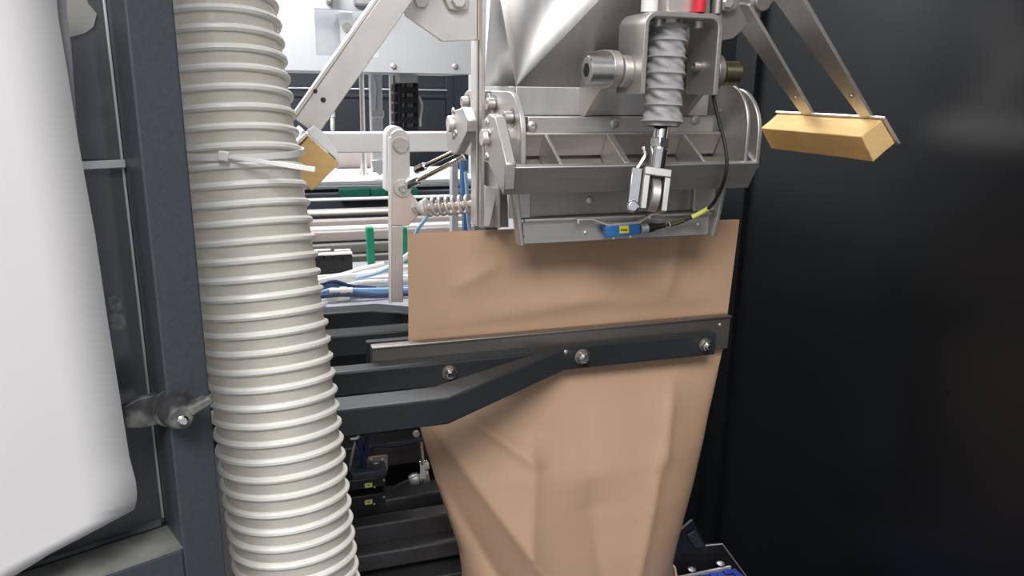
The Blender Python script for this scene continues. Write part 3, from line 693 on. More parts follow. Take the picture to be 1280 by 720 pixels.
# ================================================================== BLUE SENSOR + CABLE
se = thing('proximity_sensor', 'small blue proximity sensor with yellow label on the lower jaw plate', 'sensor', at(780, 298, .918))
sY = .912
q0 = at(759, 290, sY); q1 = at(803, 286, sY)
def pq(u, v, y=sY): return at(u, v, y)
MB().prism([pq(757, 283), pq(800, 280), pq(801, 293), pq(758, 297)], (0, .011, 0)).build('sensor_body', 'blue', se, 0.0012)
lb = MB().prism([pq(774, 282.5, sY - .0002), pq(785.5, 281.6, sY - .0002), pq(786, 291, sY - .0002), pq(774.5, 291.8, sY - .0002)], (0, -.0006, 0)).build('label', 'yellow', se)
for k_ in range(5):
    MB().prism([pq(776 + k_ * 1.8, 286, sY - .0009), pq(777.1 + k_ * 1.8, 286, sY - .0009), pq(777.1 + k_ * 1.8, 289, sY - .0009), pq(776 + k_ * 1.8, 289, sY - .0009)], (0, -.0002, 0)).build('print_mark', 'black', lb)
MB().prism([pq(757, 279, sY + .011), pq(738, 272, sY + .011), pq(719, 273, sY + .011), pq(719, 274.5, sY + .011), pq(737, 274, sY + .011), pq(757, 281.5, sY + .011), pq(796, 279, sY + .011), pq(811, 268.5, sY + .011), pq(822, 266.5, sY + .011), pq(822, 265, sY + .011), pq(810, 267, sY + .011), pq(795, 276, sY + .011)], (0, -.008, 0)).build('mounting_strip', 'steel_l', se, 0.0004)
for u, v in ((723, 277), (812, 271), (767, 296.5), (788, 295)): MB().cyl(pq(u, v - 2, sY + .004), pq(u, v + 2, sY + .004), .0022, 12).build('screw', 'steel_l', se)
MB().cyl(pq(800, 286.5, sY + .005), pq(809, 285.5, sY + .005), .0072, 20).build('plug_nut', 'alu', se, 0.0006)
MB().lathe(pq(809, 285.5, sY + .005), pq(834, 281, sY + .005) - pq(809, 285.5, sY + .005), [(0, .0062), (.008, .006), (.014, .0042), (.027, .0036)], 16).build('strain_relief', 'rubber', se)
cab = [pq(834, 281.5, sY + .005), pq(846, 278.5, sY + .005), pq(860, 273.5, sY + .004), pq(875, 266.5, .905), pq(888, 258, .890), pq(898, 243, .868), pq(906, 222, .845), pq(908.5, 200, .842), pq(905, 175, .852), pq(898, 150, .862), pq(893, 128, .872), pq(889, 105, .885), pq(886, 80, .90)]
CS = spline(cab, 8)
MB().tube(CS, .0023, 10).build('cable', 'rubber', se)
for a_, b_, m_ in ((3, 14, 'bronze'), (19, 31, 'yelgreen')):
    MB().tube(CS[a_:b_], .0034, 10).build('cable_marker', m_, se)
MB().tube(CS[1:3], .0042, 10).build('cable_clip', 'alu', se)

# ================================================================== SPONGE ARMS
def vec(u, v, y): return at(u, v, y)
sr = thing('sponge_arm', 'yellow foam sponge bar on two steel arms before the black wall', 'sponge holder', at(1040, 200, .9))
ys0, ys1 = .800, 1.012
e0 = [vec(1102, 150, ys0), vec(1119, 179, ys0), vec(1092, 202, ys0), vec(1077, 171, ys0)]
c0 = sum(e0, V()) / 4
mb = MB(); ny = 22; rows = []
def sub(poly, n):
    out = []
    for a_, b_ in zip(poly, poly[1:] + poly[:1]):
        for i in range(n): out.append(a_ + (b_ - a_) * (i / n))
    return out
sec = sub(e0, 5)
for i in range(ny + 1):
    t = i / ny; row = []
    for p in sec:
        q = c0 + (p - c0) * (1 + .05 * mn.noise(V((p.x * 60, t * 5, p.z * 60)))); q = q + V((0, (ys1 - ys0) * t, 0))
        row.append(q)
    rows.append(row + [row[0].copy()])
mb.grid(rows); bmesh.ops.remove_doubles(mb.bm, verts=mb.bm.verts, dist=1e-6)
bmesh.ops.holes_fill(mb.bm, edges=[e for e in mb.bm.edges if e.is_boundary]); mb.build('sponge', 'sponge', sr, 0.0012, 50)
nn_ = V((e0[1].z - e0[0].z, 0, -(e0[1].x - e0[0].x))).normalized(); nn_ = nn_ if nn_.x > 0 else -nn_
pd = (e0[1] - e0[0]).normalized()
a0 = e0[0] + nn_ * .0012 - pd * .003; a1 = e0[1] + nn_ * .0012 + pd * .003
MB().prism([a0 - V((0, .004, 0)), a1 - V((0, .004, 0)), a1 + nn_ * .003 - V((0, .004, 0)), a0 + nn_ * .003 - V((0, .004, 0))], (0, ys1 - ys0 + .008, 0)).build('backing_plate', 'steel_l', sr, 0.0006)
def taper_arm(bn, bf, tn, tf, hole):
    mb = MB(); d = nn_ * .005
    # run on beyond the top of the view to the pivot
    tn2 = bn + (tn - bn) * 1.12; tf2 = bf + (tf - bf) * 1.12
    mb.hexa([bn, bf, bf + d, bn + d, tn2, tf2, tf2 + d, tn2 + d]); o = mb.build('arm', 'steel', sr, 0.0006)
    hpt = bn + (tn - bn) * hole + ((bf + (tf - bf) * hole) - (bn + (tn - bn) * hole)) * .5
    MB().lathe(hpt + nn_ * .0002, -nn_, [(0, .0035), (.002, .003)], 14).build('screw', 'steel_d', o)
bx_ = a0 + pd * .006
def P3(X, Y, Z): return V((X, Y, CZ + Z))
taper_arm(V((bx_.x, .818, bx_.z)), V((bx_.x, .838, bx_.z)), P3(.642, .820, .105), P3(.642, .870, .105), .22)
taper_arm(V((bx_.x, .932, bx_.z)), V((bx_.x, .956, bx_.z)), P3(.656, .938, .098), P3(.645, .985, .105), .2)
# left
sl = thing('sponge_arm', 'yellow foam sponge on a slanted steel arm behind the cream hose', 'sponge holder', at(395, 230, .97))
ya = .985
pA = at(492, 0, ya); pB = at(381, 158, ya); d_ = (pB - pA).normalized(); pA2 = pA - d_ * .10
nrm = V((d_.z, 0, -d_.x)); nrm = nrm if nrm.x > 0 else -nrm          # to the lower right
hw = .0215
def bar4(c0_, c1_, w0, w1, y0, y1):
    return MB().hexa([V((c0_.x, y0, c0_.z)) + nrm * w0, V((c1_.x, y0, c1_.z)) + nrm * w0, V((c1_.x, y1, c1_.z)) + nrm * w0, V((c0_.x, y1, c0_.z)) + nrm * w0,
                      V((c0_.x, y0, c0_.z)) + nrm * w1, V((c1_.x, y0, c1_.z)) + nrm * w1, V((c1_.x, y1, c1_.z)) + nrm * w1, V((c0_.x, y1, c0_.z)) + nrm * w1])
arm = bar4(pA2, pB, -.014, .0185, ya, ya + .005); arm.hexa([v for v in []]) if False else None
ao = arm.build('arm', 'steel_l', sl, 0.0008)
bar4(pA2, pB, -.0185, -.0142, ya, ya + .042).build('arm_flange', 'steel_l', sl, 0.0008)
for u, v in ((404, 125),): MB().cyl(at(u, v, ya - .0004), at(u, v, ya + .001), .0033, 16).build('screw_hole', 'rubber', ao)
pl_ = atx(394, 115, 0.0) if False else at(394, 115, ya + .02)
MB().cyl(at(394, 114, ya - .0003), at(394, 114, ya + .001), .0028, 16).build('screw_hole', 'rubber', ao)
e1 = [at(386, 171, .955), at(424, 205, .955), at(390, 239, .955), at(352, 205, .955)]
c1 = sum(e1, V()) / 4
mb = MB(); rows = []; sec = sub(e1, 5)
for i in range(15):
    t = i / 14
    rows.append([c1 + (p - c1) * (1 + .05 * mn.noise(V((p.x * 60, t * 5, p.z * 60)))) + V((0, .17 * t, 0)) for p in sec]); rows[-1].append(rows[-1][0].copy())
mb.grid(rows); bmesh.ops.remove_doubles(mb.bm, verts=mb.bm.verts, dist=1e-6)
bmesh.ops.holes_fill(mb.bm, edges=[e for e in mb.bm.edges if e.is_boundary]); mb.build('sponge', 'sponge', sl, 0.0012, 50)
MB().prism([at(388, 170, .952), at(426, 204, .952), at(421, 188, .952), at(405, 166, .952), at(393, 157, .952), at(384, 164, .952)], (0, .02, 0)).build('white_plate', 'white', sl, 0.0008)  # small flat white plate along the sponge's upper right side
MB().prism([at(385, 170, .952), at(350, 204, .952), at(347, 200, .952), at(383, 165, .952)], (0, .17, 0)).build('backing_plate', 'steel_l', sl, 0.0008)

# ================================================================== LINKAGE left of the bag
YLv = 1.14
lv = thing('linkage_lever', 'pale grey upright linkage lever with round pivot pins behind the bag', 'lever', at(495, 372, YLv))
L = lambda u, v, y=YLv: at(u, v, y)
cpt = L(500, 174); rr = (L(512, 174) - cpt).x
outl = arc(cpt, rr, 0, 180, 12, V((1, 0, 0)), V((0, 0, 1))) + [L(488, 282), L(511, 282), L(526, 266), L(527, 258), L(513, 240)]
MB().prism(outl, (0, .010, 0)).build('lever_plate', 'steel_l', lv, 0.001)
MB().prism([p + V((-.004, .0105, .004)) for p in outl[:13]] + [L(484, 240) + V((0, .0105, 0)), L(510, 240) + V((0, .0105, 0))], (0, .035, 0)).build('lever_body', 'white', lv, 0.001)
MB().lathe(L(501, 181, YLv - .0002), MY, [(0, .0118), (.004, .0118), (.005, .0108)], 28).build('pivot_pin', 'steel', lv)
MB().lathe(L(503, 235, YLv - .0002), MY, [(0, .0135), (.003, .0135), (.004, .0125)], 28).build('pivot_washer', 'steel_l', lv)
place('bolt', SOCKET, lv, L(503, 235, YLv - .004), MY, .7)
place('bolt', SOCKET, lv, L(518.5, 261, YLv - .001), MY, .55)
MB().prism([L(487, 282.5), L(504, 282.5), L(504, 378), L(488, 378)], (0, .014, 0)).build('lever_post', 'alu', lv, 0.001)
MB().prism([L(485, 172), L(488.4, 170), L(488.6, 378), L(485.5, 378)], (0, -.006, 0)).build('lever_edge', 'white', lv, .001)
tr = thing('tie_rod', 'pair of thin polished tie rods slanting from lever to pivot plate', 'tie rod', L(515, 230))
for a_, b_ in (((522, 212), (568, 190)), ((512, 231), (580, 196))):
    p0 = L(*a_, YLv - .006); p1 = at(b_[0], b_[1], 1.085)
    MB().cyl(p0, p1, .0038, 14).build('rod', 'chrome', tr)
    dq = (p1 - p0).normalized(); MB().cyl(p0 - dq * .004, p0 + dq * .016, .0066, 6).build('rod_end', 'chrome', tr, 0.0008)
spg = thing('compression_spring', 'short horizontal coil spring beside the lever above the bag edge', 'spring', at(560, 270, 1.12))
q0 = at(533, 259, 1.125); q1 = at(592, 255, 1.085)
dq = (q1 - q0); QL = dq.length; dq.normalize(); e1_ = V((0, 0, 1)); e1_ = (e1_ - dq * e1_.dot(dq)).normalized(); e2_ = dq.cross(e1_)
MB().tube([q0 + dq * (QL * i / 220) + (e1_ * math.cos(2 * PI * 7 * i / 220) + e2_ * math.sin(2 * PI * 7 * i / 220)) * .0125 for i in range(221)], .0026, 8).build('coil', 'steel_l', spg)
MB().cyl(at(522, 261, 1.135), q1, .0055, 14).build('spring_rod', 'steel_l', spg)
MB().lathe(q0 - dq * .014, dq, [(0, .006), (.004, .010), (.012, .0135), (.015, .0135)], 20).build('spring_seat', 'whitep', spg)
cbm = thing('cross_beam', 'white square cross beam running behind the lever at funnel height', 'beam', at(450, 192, 1.26))
box('beam_tube', (at(300, 178, 1.25).x, 1.25, at(450, 191, 1.25).z), (at(566, 178, 1.25).x, 1.29, at(450, 166, 1.25).z), 'white', cbm, 0.002)

# ================================================================== HALL BEHIND
def fbox(name, u0, v0, u1, v1, Y, d, m, parent=None, bevel=0.002):
    vc = (v0 + v1) / 2; uc = (u0 + u1) / 2
    return box(name, (at(u0, vc, Y).x, Y, at(uc, v1, Y).z), (at(u1, vc, Y).x, Y + d, at(uc, v0, Y).z), m, parent, bevel)
# white machine housing, upper left
hs = thing('machine_housing', 'white sheet metal machine housing with inset window behind the sponge arm', 'housing', at(470, 90, 1.9))
zlo = at(470, 90, 1.9).z
xl, xr = at(250, 45, 1.9).x, at(600, 45, 1.9).x
wu0, wu1, wv0, wv1 = at(394, 40, 1.9).x, at(472, 40, 1.9).x, at(430, 12, 1.9).z, at(430, 70, 1.9).z
hmb = MB()
for a_, b_ in (((xl, zlo), (xr, wv1)), ((xl, wv1), (wu0, wv0)), ((wu1, wv1), (xr, wv0)), ((xl, wv0), (xr, wv0 + .6))):
    hmb.box((a_[0], 1.90, a_[1]), (b_[0], 1.915, b_[1]))
hmb.build('front_sheet', 'lgrey', hs, 0)
box('recess_back', (wu0 - .01, 1.985, wv1 - .01), (wu1 + .01, 1.99, wv0 + .01), 'alu', hs, 0.001)
box('housing_return', (xl, 1.9155, zlo), (xr, 2.3, zlo + .01), 'lgrey', hs, 0.001)
box('recess_rib', (at(425, 40, 1.95).x, 1.94, wv1), (at(441, 40, 1.95).x, 1.98, wv0), 'alu', hs, 0.002)
MB().lathe(at(434, 34, 1.938), MY, [(0, .011), (.004, .011), (.004, .006), (.008, .006)], 20).build('recess_bolt', 'steel_d', hs)
for u0, u1, v1 in ((408, 415, 4), (443, 464, 6)):
    p0 = at(u0, v1, 1.88); p1 = at(u1, v1, 1.88); box('latch', (p0.x, 1.872, p0.z), (p1.x, 1.8995, p0.z + .05), 'zinc', hs, .003)
for u in (492, 569): place('screw', BUTTON, hs, at(u, 83, 1.8998), MY, .8)
# slate cabinet far behind
cb = thing('control_cabinet', 'slate blue-grey cabinet with framed panels behind the energy chain', 'cabinet', V((at(470, 120, 2.9).x, 2.9, 0)))
box('cabinet_body', (at(330, 120, 2.9).x, 2.9, 0), (at(586, 120, 2.9).x, 3.4, at(450, 60, 2.9).z), 'slate', cb, 0.004)
fbox('panel_frame', 360, 118, 560, 122, 2.892, .0078, 'slate', cb, 0.002)
fbox('panel_frame', 558, 92, 566, 166, 2.890, .0098, 'slate', cb, 0.002)
fbox('trim_strip', 360, 110.5, 559, 112.3, 2.884, .0078, 'alu', cb, 0.001)
fbox('lower_panel', 360, 124, 557, 166, 2.886, .0138, 'slate', cb, 0.003)
def one(name, mb, m, label, cat, bevel=0, group=None): return tag(mb.build(name, m, None, bevel), label, cat, group)
for i_, (u0, v0, u1, v1, r_) in enumerate(((451, 88, 455, 220, .0055), (488, 88, 490, 220, .0045))):
    one('guide_rod', MB().cyl(at(u0, v0 - 25, 2.3), at(u1, v1, 2.3), r_ * 1.3, 14), 'steel_l', ['thin polished guide rod left of the white air cylinder', 'thin polished guide rod between white cylinder and energy chain'][i_], 'rod')
cyl = thing('air_cylinder', 'white vertical air cylinder with a cable behind the cross beam', 'cylinder', at(472, 218, 2.25))
MB().prism([at(462, 70, 2.25), at(477, 70, 2.25), at(480, 216, 2.25), at(466, 216, 2.25)], (0, .04, 0)).build('profile', 'white', cyl, 0.003)
MB().prism([at(463, 138, 2.245), at(479, 138, 2.245), at(479, 147, 2.245), at(463, 147, 2.245)], (0, -.02, 0)).build('sensor_clamp', 'whitep', cyl, 0.003)
MB().tube(spline([at(466, 88, 2.235), at(471, 110, 2.235), at(470, 125, 2.235), at(471, 150, 2.235)], 6), .004, 8).build('sensor_cable', 'alu', cyl)
MB().prism([at(463, 200, 2.245), at(484, 198, 2.245), at(484, 210, 2.245), at(474, 219, 2.245), at(466, 212, 2.245)], (0, -.02, 0)).build('foot_bracket', 'white', cyl, 0.002)
# energy chain
ch = thing('energy_chain', 'black energy chain with grey end bracket hanging behind the housing', 'energy chain', at(508, 165, 2.15))
MB().prism([at(498, 90, 2.15), at(522, 90, 2.15), at(522, 104, 2.15), at(499, 104, 2.15)], (0, .06, 0)).build('end_bracket', 'alu', ch, 0.002)
for i in range(5):
    v = 104 + i * 12.5
    g_ = MB()
    g_.prism([at(499, v + 5, 2.14), at(523, v + 5, 2.14), at(523, v + 12.5, 2.14), at(499, v + 12.5, 2.14)], (0, .012, 0))
    g_.prism([at(499, v, 2.153), at(503, v, 2.153), at(503, v + 12, 2.153), at(499, v + 12, 2.153)], (0, .06, 0))
    g_.prism([at(519, v, 2.153), at(523, v, 2.153), at(523, v + 12, 2.153), at(519, v + 12, 2.153)], (0, .06, 0))
    g_.build('chain_link', 'black', ch, 0.001)
    MB().prism([at(493, v + 1, 2.17), at(498, v + 1, 2.17), at(498, v + 11, 2.17), at(493, v + 11, 2.17)], (0, .05, 0)).build('side_link', 'black', ch, 0.001)
for k_, (u, m_) in enumerate(((506, 'bluehose'), (510, 'whitep'), (514, 'whitep'), (517, 'navy'))):
    MB().tube([at(u, 96, 2.18), at(u + 1, 130, 2.18), at(u + 1, 170, 2.18)], .0045, 8).build('chain_cable', m_, ch)
one('white_hose', MB().tube(spline([at(523, 120, 2.16), at(527, 132, 2.16), at(525, 148, 2.16), at(525, 158, 2.16)], 8), .004, 8), 'whitep', 'short white hose looping beside the black energy chain', 'hose')
one('cable_plug', MB().tube([at(415, 127, 1.75), at(415, 100, 1.75), at(414, 88, 1.905)], .002, 8).lathe(at(415, 126, 1.75), V((-.02, 0, -1)), [(0, .003), (.012, .006), (.034, .006), (.036, .004), (.040, .0045), (.062, .0045), (.066, .002), (.09, .002)], 14), 'whitep', 'white cable plug dangling under the slanted steel arm', 'plug')
# bench with gauge post
bn = thing('rear_bench', 'white topped bench with grey edge behind the lever', 'bench', at(440, 260, 2.3))
zt_ = at(440, 226, 2.25).z
box('bench_top', (at(330, 226, 2.25).x, 2.25, zt_ - .012), (at(600, 226, 2.25).x, 2.62, zt_), 'white', bn, 0.002)
box('bench_edge', (at(330, 230, 2.25).x, 2.2505, at(440, 236, 2.25).z), (at(600, 230, 2.25).x, 2.30, zt_ - .0125), 'alu', bn, 0.002)
box('bench_skirt', (at(330, 230, 2.3).x, 2.3005, 0), (at(600, 230, 2.3).x, 2.32, zt_ - .0125), 'slate', bn, 0.002)
one('beige_board', MB().box((at(420, 200, 2.60).x, 2.60, zt_ + .0005), (at(486, 200, 2.60).x, 2.615, at(450, 175, 2.60).z)), 'beige', 'plain beige board standing at the back of the white bench', 'board', .002)
one('gauge_post', MB().lathe(V((at(455, 218, 2.42).x, 2.42, zt_ + .0003)), (0, 0, 1), [(0, .016), (.004, .016), (.004, .011), (.030, .011), (.030, .006), (.12, .006)], 18), 'steel_d', 'small dark post with round foot standing on the white bench', 'post')
for i_, (u0, u1, lb_) in enumerate(((425, 463, 'dark green plastic tray left under the bench edge'), (464, 484, 'dark green plastic tray next to the upright lever'), (512, 523, 'dark green plastic tray right of the upright lever'))):
    fbox('green_tray', u0, 236, u1, 247, 2.05, .045, 'dgreen', None, .002)
    o = [x for x in C.objects if x.name.startswith('green_tray')][-1]; tag(o, lb_, 'tray', 'green trays under the bench')
# conveyor rails
rcv = thing('rear_conveyor', 'rear conveyor of parallel polished rails and rollers behind the lever', 'conveyor', V((at(470, 300, 1.8).x, 1.85, 0)))
def rail(v0, v1, Y, d, m, cyl=False):
    z0, z1 = at(440, v1, Y).z, at(440, v0, Y).z; xa_, xb_ = at(360, v0, Y).x, at(605, v0, Y).x
    if cyl: return MB().cyl((xa_, Y, (z0 + z1) / 2), (xb_, Y, (z0 + z1) / 2), (z1 - z0) / 2, 20).build('roller', m, rcv)
    return MB().box((xa_, Y, z0), (xb_, Y + d, z1)).build('rail', m, rcv, .002)
rail(246.5, 251, 1.98, .03, 'white', True); rail(260, 271, 1.92, .03, 'steel_l', True)
rail(275, 282, 1.85, .03, 'beige'); rail(284, 287.5, 1.80, .03, 'white'); rail(289, 301, 1.78, .02, 'beige')
rail(305, 317, 1.74, .02, 'grey'); rail(320, 340, 1.70, .02, 'grey')
for u in (352, 606): box('end_frame', (at(u, 300, 1.69).x, 1.69, 0), (at(u, 300, 1.69).x + .02, 2.02, at(440, 240, 1.98).z), 'slate', rcv, .002)
box('inner_cover', (at(345, 300, 2.12).x, 2.10, 0.0), (at(620, 300, 2.12).x, 2.13, at(450, 240, 2.12).z), 'slate', rcv, .002)
for i_, (u0, u1, lb_) in enumerate(((460, 469, 'bright green upright post left of the lever post'), (503, 511, 'bright green upright post close to the bag corner'))):
    mb = MB().prism([at(u0 - 2, 285, 1.62), at(u1 - 2, 285, 1.62), at(u1 + 1, 345, 1.62), at(u0 + 1, 345, 1.62)], (0, .02, 0))
    tag(mb.build('green_post', 'green', None, .001), lb_, 'post', 'green posts behind the bag')
# valve block with connectors, on a shelf
sh = one('machine_shelf', MB().box((at(330, 372, 1.33).x, 1.285, CZ - .386), (at(560, 372, 1.33).x, 1.66, CZ - .3745)), 'alu', 'pale grey shelf carrying hoses behind the rear clamp', 'shelf', .002)
vb = thing('valve_block', 'black valve block with white connector caps beside the cream hose', 'valve block', at(420, 345, 1.5))
fbox('valve_body', 392, 320, 441, 344, 1.48, .07, 'black', vb, .003)
fbox('connector_cap', 392, 317, 441, 319.7, 1.477, .018, 'whitep', vb, .002)
fbox('connector_cap', 392, 312.5, 414, 316, 1.525, .012, 'whitep', vb, .002)
fbox('connector_cap', 418, 312.5, 439, 316, 1.525, .012, 'whitep', vb, .002)
for k_ in range(4): fbox('cap_ridge', 394 + k_ * 12, 319.9, 404 + k_ * 12, 326, 1.4765, .003, 'black', vb, .001)
for k_ in range(2): fbox('air_fitting', 398 + k_ * 14, 344.5, 408 + k_ * 14, 349, 1.49, .02, 'alu', vb, .003)
# cables and hoses bundle
bund = [('whitep', [(398, 352), (430, 346), (460, 343), (490, 333), (512, 318), (540, 300)], 1.42, .0060, 'thick white cable rising behind the lever post towards the bag'),
        ('whitep', [(398, 362), (430, 352), (470, 349), (515, 347)], 1.44, .0075, 'fat white cable lying on top of the hose bundle'),
        ('whitep', [(398, 358), (440, 358), (480, 356), (515, 352)], 1.41, .0055, 'white cable in the middle of the hose bundle'),
        ('whitep', [(396, 347), (425, 344), (452, 336), (480, 330)], 1.46, .0045, 'thin white cable leaving the valve block'),
        ('bluehose', [(398, 361), (420, 356), (445, 362), (480, 363), (515, 360)], 1.38, .0045, 'blue air hose curving over the hose bundle'),
        ('bluehose', [(400, 367), (425, 362), (450, 366), (480, 367), (515, 364)], 1.36, .0045, 'lower blue air hose of the bundle by the bag'),
        ('cyanhose', [(430, 362), (455, 362.5), (485, 362), (515, 361)], 1.365, .0040, 'pale blue air hose between the two blue ones'),
        ('navy', [(398, 371), (430, 368), (470, 370), (515, 367)], 1.34, .0045, 'dark navy cable at the bottom of the hose bundle'),
        ('navy', [(400, 356), (418, 352), (440, 358), (470, 360)], 1.375, .0035, 'thin navy cable curling above the blue hoses'),
        ('whitep', [(398, 366), (425, 359), (455, 353), (485, 352), (515, 350)], 1.40, .0050, 'white cable crossing just above the navy curl'),
        ('alu', [(440, 345), (460, 350), (480, 347), (515, 342)], 1.45, .0050, 'grey cable behind the white cables near the post'),
        ('whitep', [(436, 344), (462, 340), (486, 338), (515, 333)], 1.47, .0045, 'rearmost white cable under the green posts'),
        ('cyanhose', [(445, 348), (466, 343), (484, 336), (500, 327)], 1.405, .0028, 'thin pale blue tube beside the thick white cable'),
        ('cyanhose', [(522, 380), (515, 330), (520, 292), (530, 276), (541, 259), (548, 250)], 1.30, .0035, 'pale blue tube slanting up behind the coil spring'),
        ('bluehose', [(583, 292), (582, 262), (580, 232), (579, 200)], 1.30, .0075, 'blue upright air hose left of the pivot plate'),
        ('cyanhose', [(588, 292), (585, 270), (584, 240), (582, 215)], 1.28, .0035, 'pale blue upright tube beside the blue air hose')]
for m_, pp, Y, r_, lb_ in bund:
    one('air_hose' if 'hose' in m_ else 'cable', MB().tube(spline([at(u, v, Y) for u, v in pp], 8), r_, 8), m_, lb_, 'hose' if 'hose' in m_ else 'cable')
for i_, (u0, u1, v, lb_) in enumerate(((412, 440, 363.5, 'upper pale push-in fitting at the hose bundle'), (408, 437, 371, 'lower pale push-in fitting at the hose bundle'))):
    one('push_fitting', MB().lathe(at(u0, v + 1, 1.345), at(u1, v, 1.345) - at(u0, v + 1, 1.345), [(0, .006), (.018, .006), (.018, .008), (.03, .008), (.03, .0065), (.04, .0065)], 16), 'whitep', lb_, 'fitting')
one('upright_profile', MB().prism([at(565, 204, 1.36), at(573, 204, 1.36), at(573, 384, 1.36), at(565, 384, 1.36)], (0, .02, 0)), 'alu', 'slim grey upright profile behind the coil spring', 'profile', .001)

# ================================================================== LOWER LEFT dark machine base
mbse = thing('machine_chassis', 'dark steel machine chassis of stacked rails left of the lower bag', 'chassis', (.3, 1.25, 0))
def drail(v0, v1, Y, d, m='base'):
    z1 = at(500, v0, Y).z; z0 = at(500, v1, Y).z
    return MB().box((-0.104, Y, z0), (.70, Y + d, z1)).build('base_rail', m, mbse, .004)
drail(552, 582, 1.30, .05); drail(622, 640, 1.22, .05); drail(651, 676, 1.17, .035); drail(687, 708, 1.14, .035)
zp = at(500, 732, 1.12).z
box('base_pan', (-0.104, 1.125, zp - .02), (.70, 1.415, zp), 'base', mbse, .003)
box('rear_cover', (-0.104, 1.42, 0.0), (.80, 1.45, ZL - .03), 'slate_arm', mbse, .002)
for (v, lb_) in ((597, 'upper black sensor block with yellow label beside the hose'), (618, 'lower black sensor block with yellow label beside the hose')):
    t_ = thing('sensor_block', lb_, 'sensor', at(455, v + 14, 1.17), 'labelled sensor blocks')
    fbox('block_body', 425, v + 2, 482, v + 15, 1.165, .05, 'black', t_, .002)
    l_ = fbox('label', 456, v + 7, 465.5, v + 12.5, 1.1640, .0008, 'yelgreen', t_, 0)
    fbox('print_mark', 459, v + 9.2, 462.4, v + 10.2, 1.1636, .0003, 'black', l_, 0)
    place('screw', BUTTON, t_, at(480, v + 3.5, 1.1648), MY, .25); place('screw', BUTTON, t_, at(468, v + 12, 1.1648), MY, .2)
bk = thing('fitting_bracket', 'small grey bracket plate with an air fitting on the sensor blocks', 'bracket', at(470, 597, 1.19))
fbox('plate', 457, 570, 485, 590, 1.20, .004, 'steel_d', bk, .001)
for u in (464, 478): place('screw', BUTTON, bk, at(u, 575, 1.1998), MY, .4)
MB().lathe(at(471, 585, 1.19), V((0, -.6, 1)), [(-.012, .010), (.002, .010), (.003, .008), (.004, .0045), (.0005, .0035)], 20).build('fitting', 'whitep', bk)
fbox('foot', 440, 590, 484, 598.5, 1.168, .05, 'slate', bk, .002)
cy = thing('stop_rod', 'thin bright vertical rod with white fitting at the bag edge', 'rod', at(528, 598, 1.10))
MB().cyl(at(526, 552, 1.10), at(529, 582, 1.10), .0032, 12).build('rod', 'chrome', cy)
MB().cyl(at(529, 581, 1.10), at(529, 597, 1.10), .005, 12).build('rod_fitting', 'whitep', cy, .001)
MB().cyl(at(524, 578, 1.10), at(534, 577, 1.10), .0022, 12).build('cross_pin', 'chrome', cy)
MB().cyl(at(530, 583, 1.096), at(536, 582, 1.096), .006, 14).build('elbow', 'whitep', cy, .001)
place('bolt', HEXBOLT, cy, at(520, 541.5, 1.10), MY, .6)
one('cable_gland', MB().lathe(at(511, 601, 1.15), at(540, 594, 1.15) - at(511, 601, 1.15), [(0, .008), (.006, .011), (.016, .011), (.018, .008), (.022, .008), (.024, .011), (.034, .011)], 16), 'zinc', 'ribbed grey cable gland below the stop rod', 'gland')
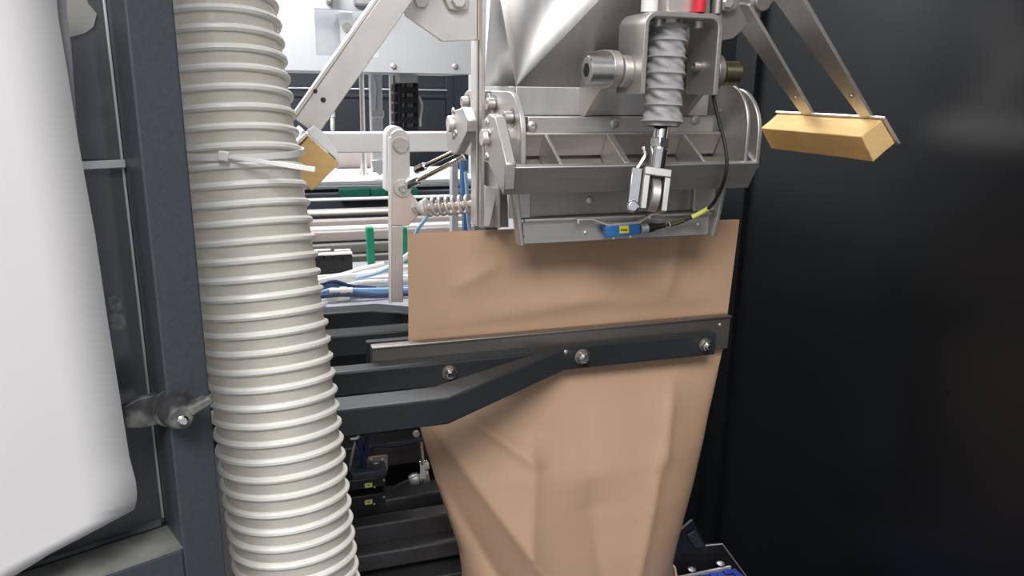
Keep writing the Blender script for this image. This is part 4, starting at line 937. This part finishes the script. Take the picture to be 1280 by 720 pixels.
lowc = [('navy', [(447, 548), (452, 565), (450, 585), (451, 600)], 1.19, .0055, 'dark navy cable loop nearest the cream hose low down'),
        ('navy', [(459, 546), (458, 562), (455, 580), (456, 592)], 1.185, .0048, 'second navy cable running into the sensor bracket'),
        ('alu', [(445, 551), (441, 566), (438, 582), (437, 600)], 1.20, .0022, 'thin grey wire along the cream hose'),
        ('alu', [(438, 549), (446, 548), (449, 545)], 1.18, .0022, 'tiny curled grey wire under the clamp arm'),
        ('navy', [(464, 565), (468, 557), (490, 557), (524, 552)], 1.24, .0032, 'dark cable spanning sideways under the clamp arm'),
        ('rubber', [(490, 612), (500, 606), (511, 601)], 1.15, .0032, 'short black cable leading into the ribbed gland')]
for m_, pp, Y, r_, lb_ in lowc: one('cable', MB().tube(spline([at(u, v, Y) for u, v in pp], 8), r_, 8), m_, lb_, 'cable')

# ================================================================== BLUE BELT CONVEYOR lower right
cvz = ZB
cv = thing('belt_conveyor', 'blue modular belt conveyor under the bag at bottom right', 'conveyor', (.45, .95, 0.0))
pe = atz(918, 704, cvz + .004)
xe = .792; ye = pe.y
box('conveyor_frame', (.04, .80, .50), (xe, ye, cvz - .0125), 'slate_arm', cv, .002)
for xx in (0.05, .70):
    for yy in (.83, ye - .06): box('leg', (xx, yy, 0), (xx + .05, yy + .05, .4995), 'slate_arm', cv, .002)
bl = MB()
nxm = 60
for i in range(nxm):
    for j in range(20):
        x = xe - .005 - i * .0145; y = ye - .0065 - j * .0145
        if y < .80 or x < .055: continue
        bl.box((x - .0125, y - .0125, cvz - .012), (x, y, cvz - .0022 + (.0015 if (i + j) % 2 else 0)))
b_ = bl.build('belt_modules', 'bluebelt', cv, 0); b_['kind'] = 'stuff'
box('edge_rail', (.04, ye - .005, cvz - .012), (xe - .012, ye, cvz + .002), 'alu', cv, .001)
for u, v in ((866, 708), (902, 701)): place('bolt', BUTTON, cv, V((atz(u, v, cvz + .012).x, ye + .006, cvz + .004)), V((0, 0, 1)), .8)
gd = thing('belt_guard', 'dark stepped side guard plate standing behind the blue belt', 'guard', (.72, ye + .05, cvz - .05))
MB().prism([at(838, 722, ye + .03), at(838, 674, ye + .03), at(866, 650, ye + .03), at(882, 682, ye + .03), at(903, 680, ye + .03), at(932, 722, ye + .03)], (0, .006, 0)).build('guard_plate', 'black', gd, .001)
MB().prism([at(858, 668, ye + .028), at(868, 662, ye + .028), at(880, 682, ye + .028), at(868, 684, ye + .028)], (0, -.004, 0)).build('guard_tab', 'slate_arm', gd, .001)
MB().tube([at(882, 682, ye + .028), at(903, 680, ye + .028), at(934, 722, ye + .028)], .0012, 6).build('guard_edge', 'alu', gd)
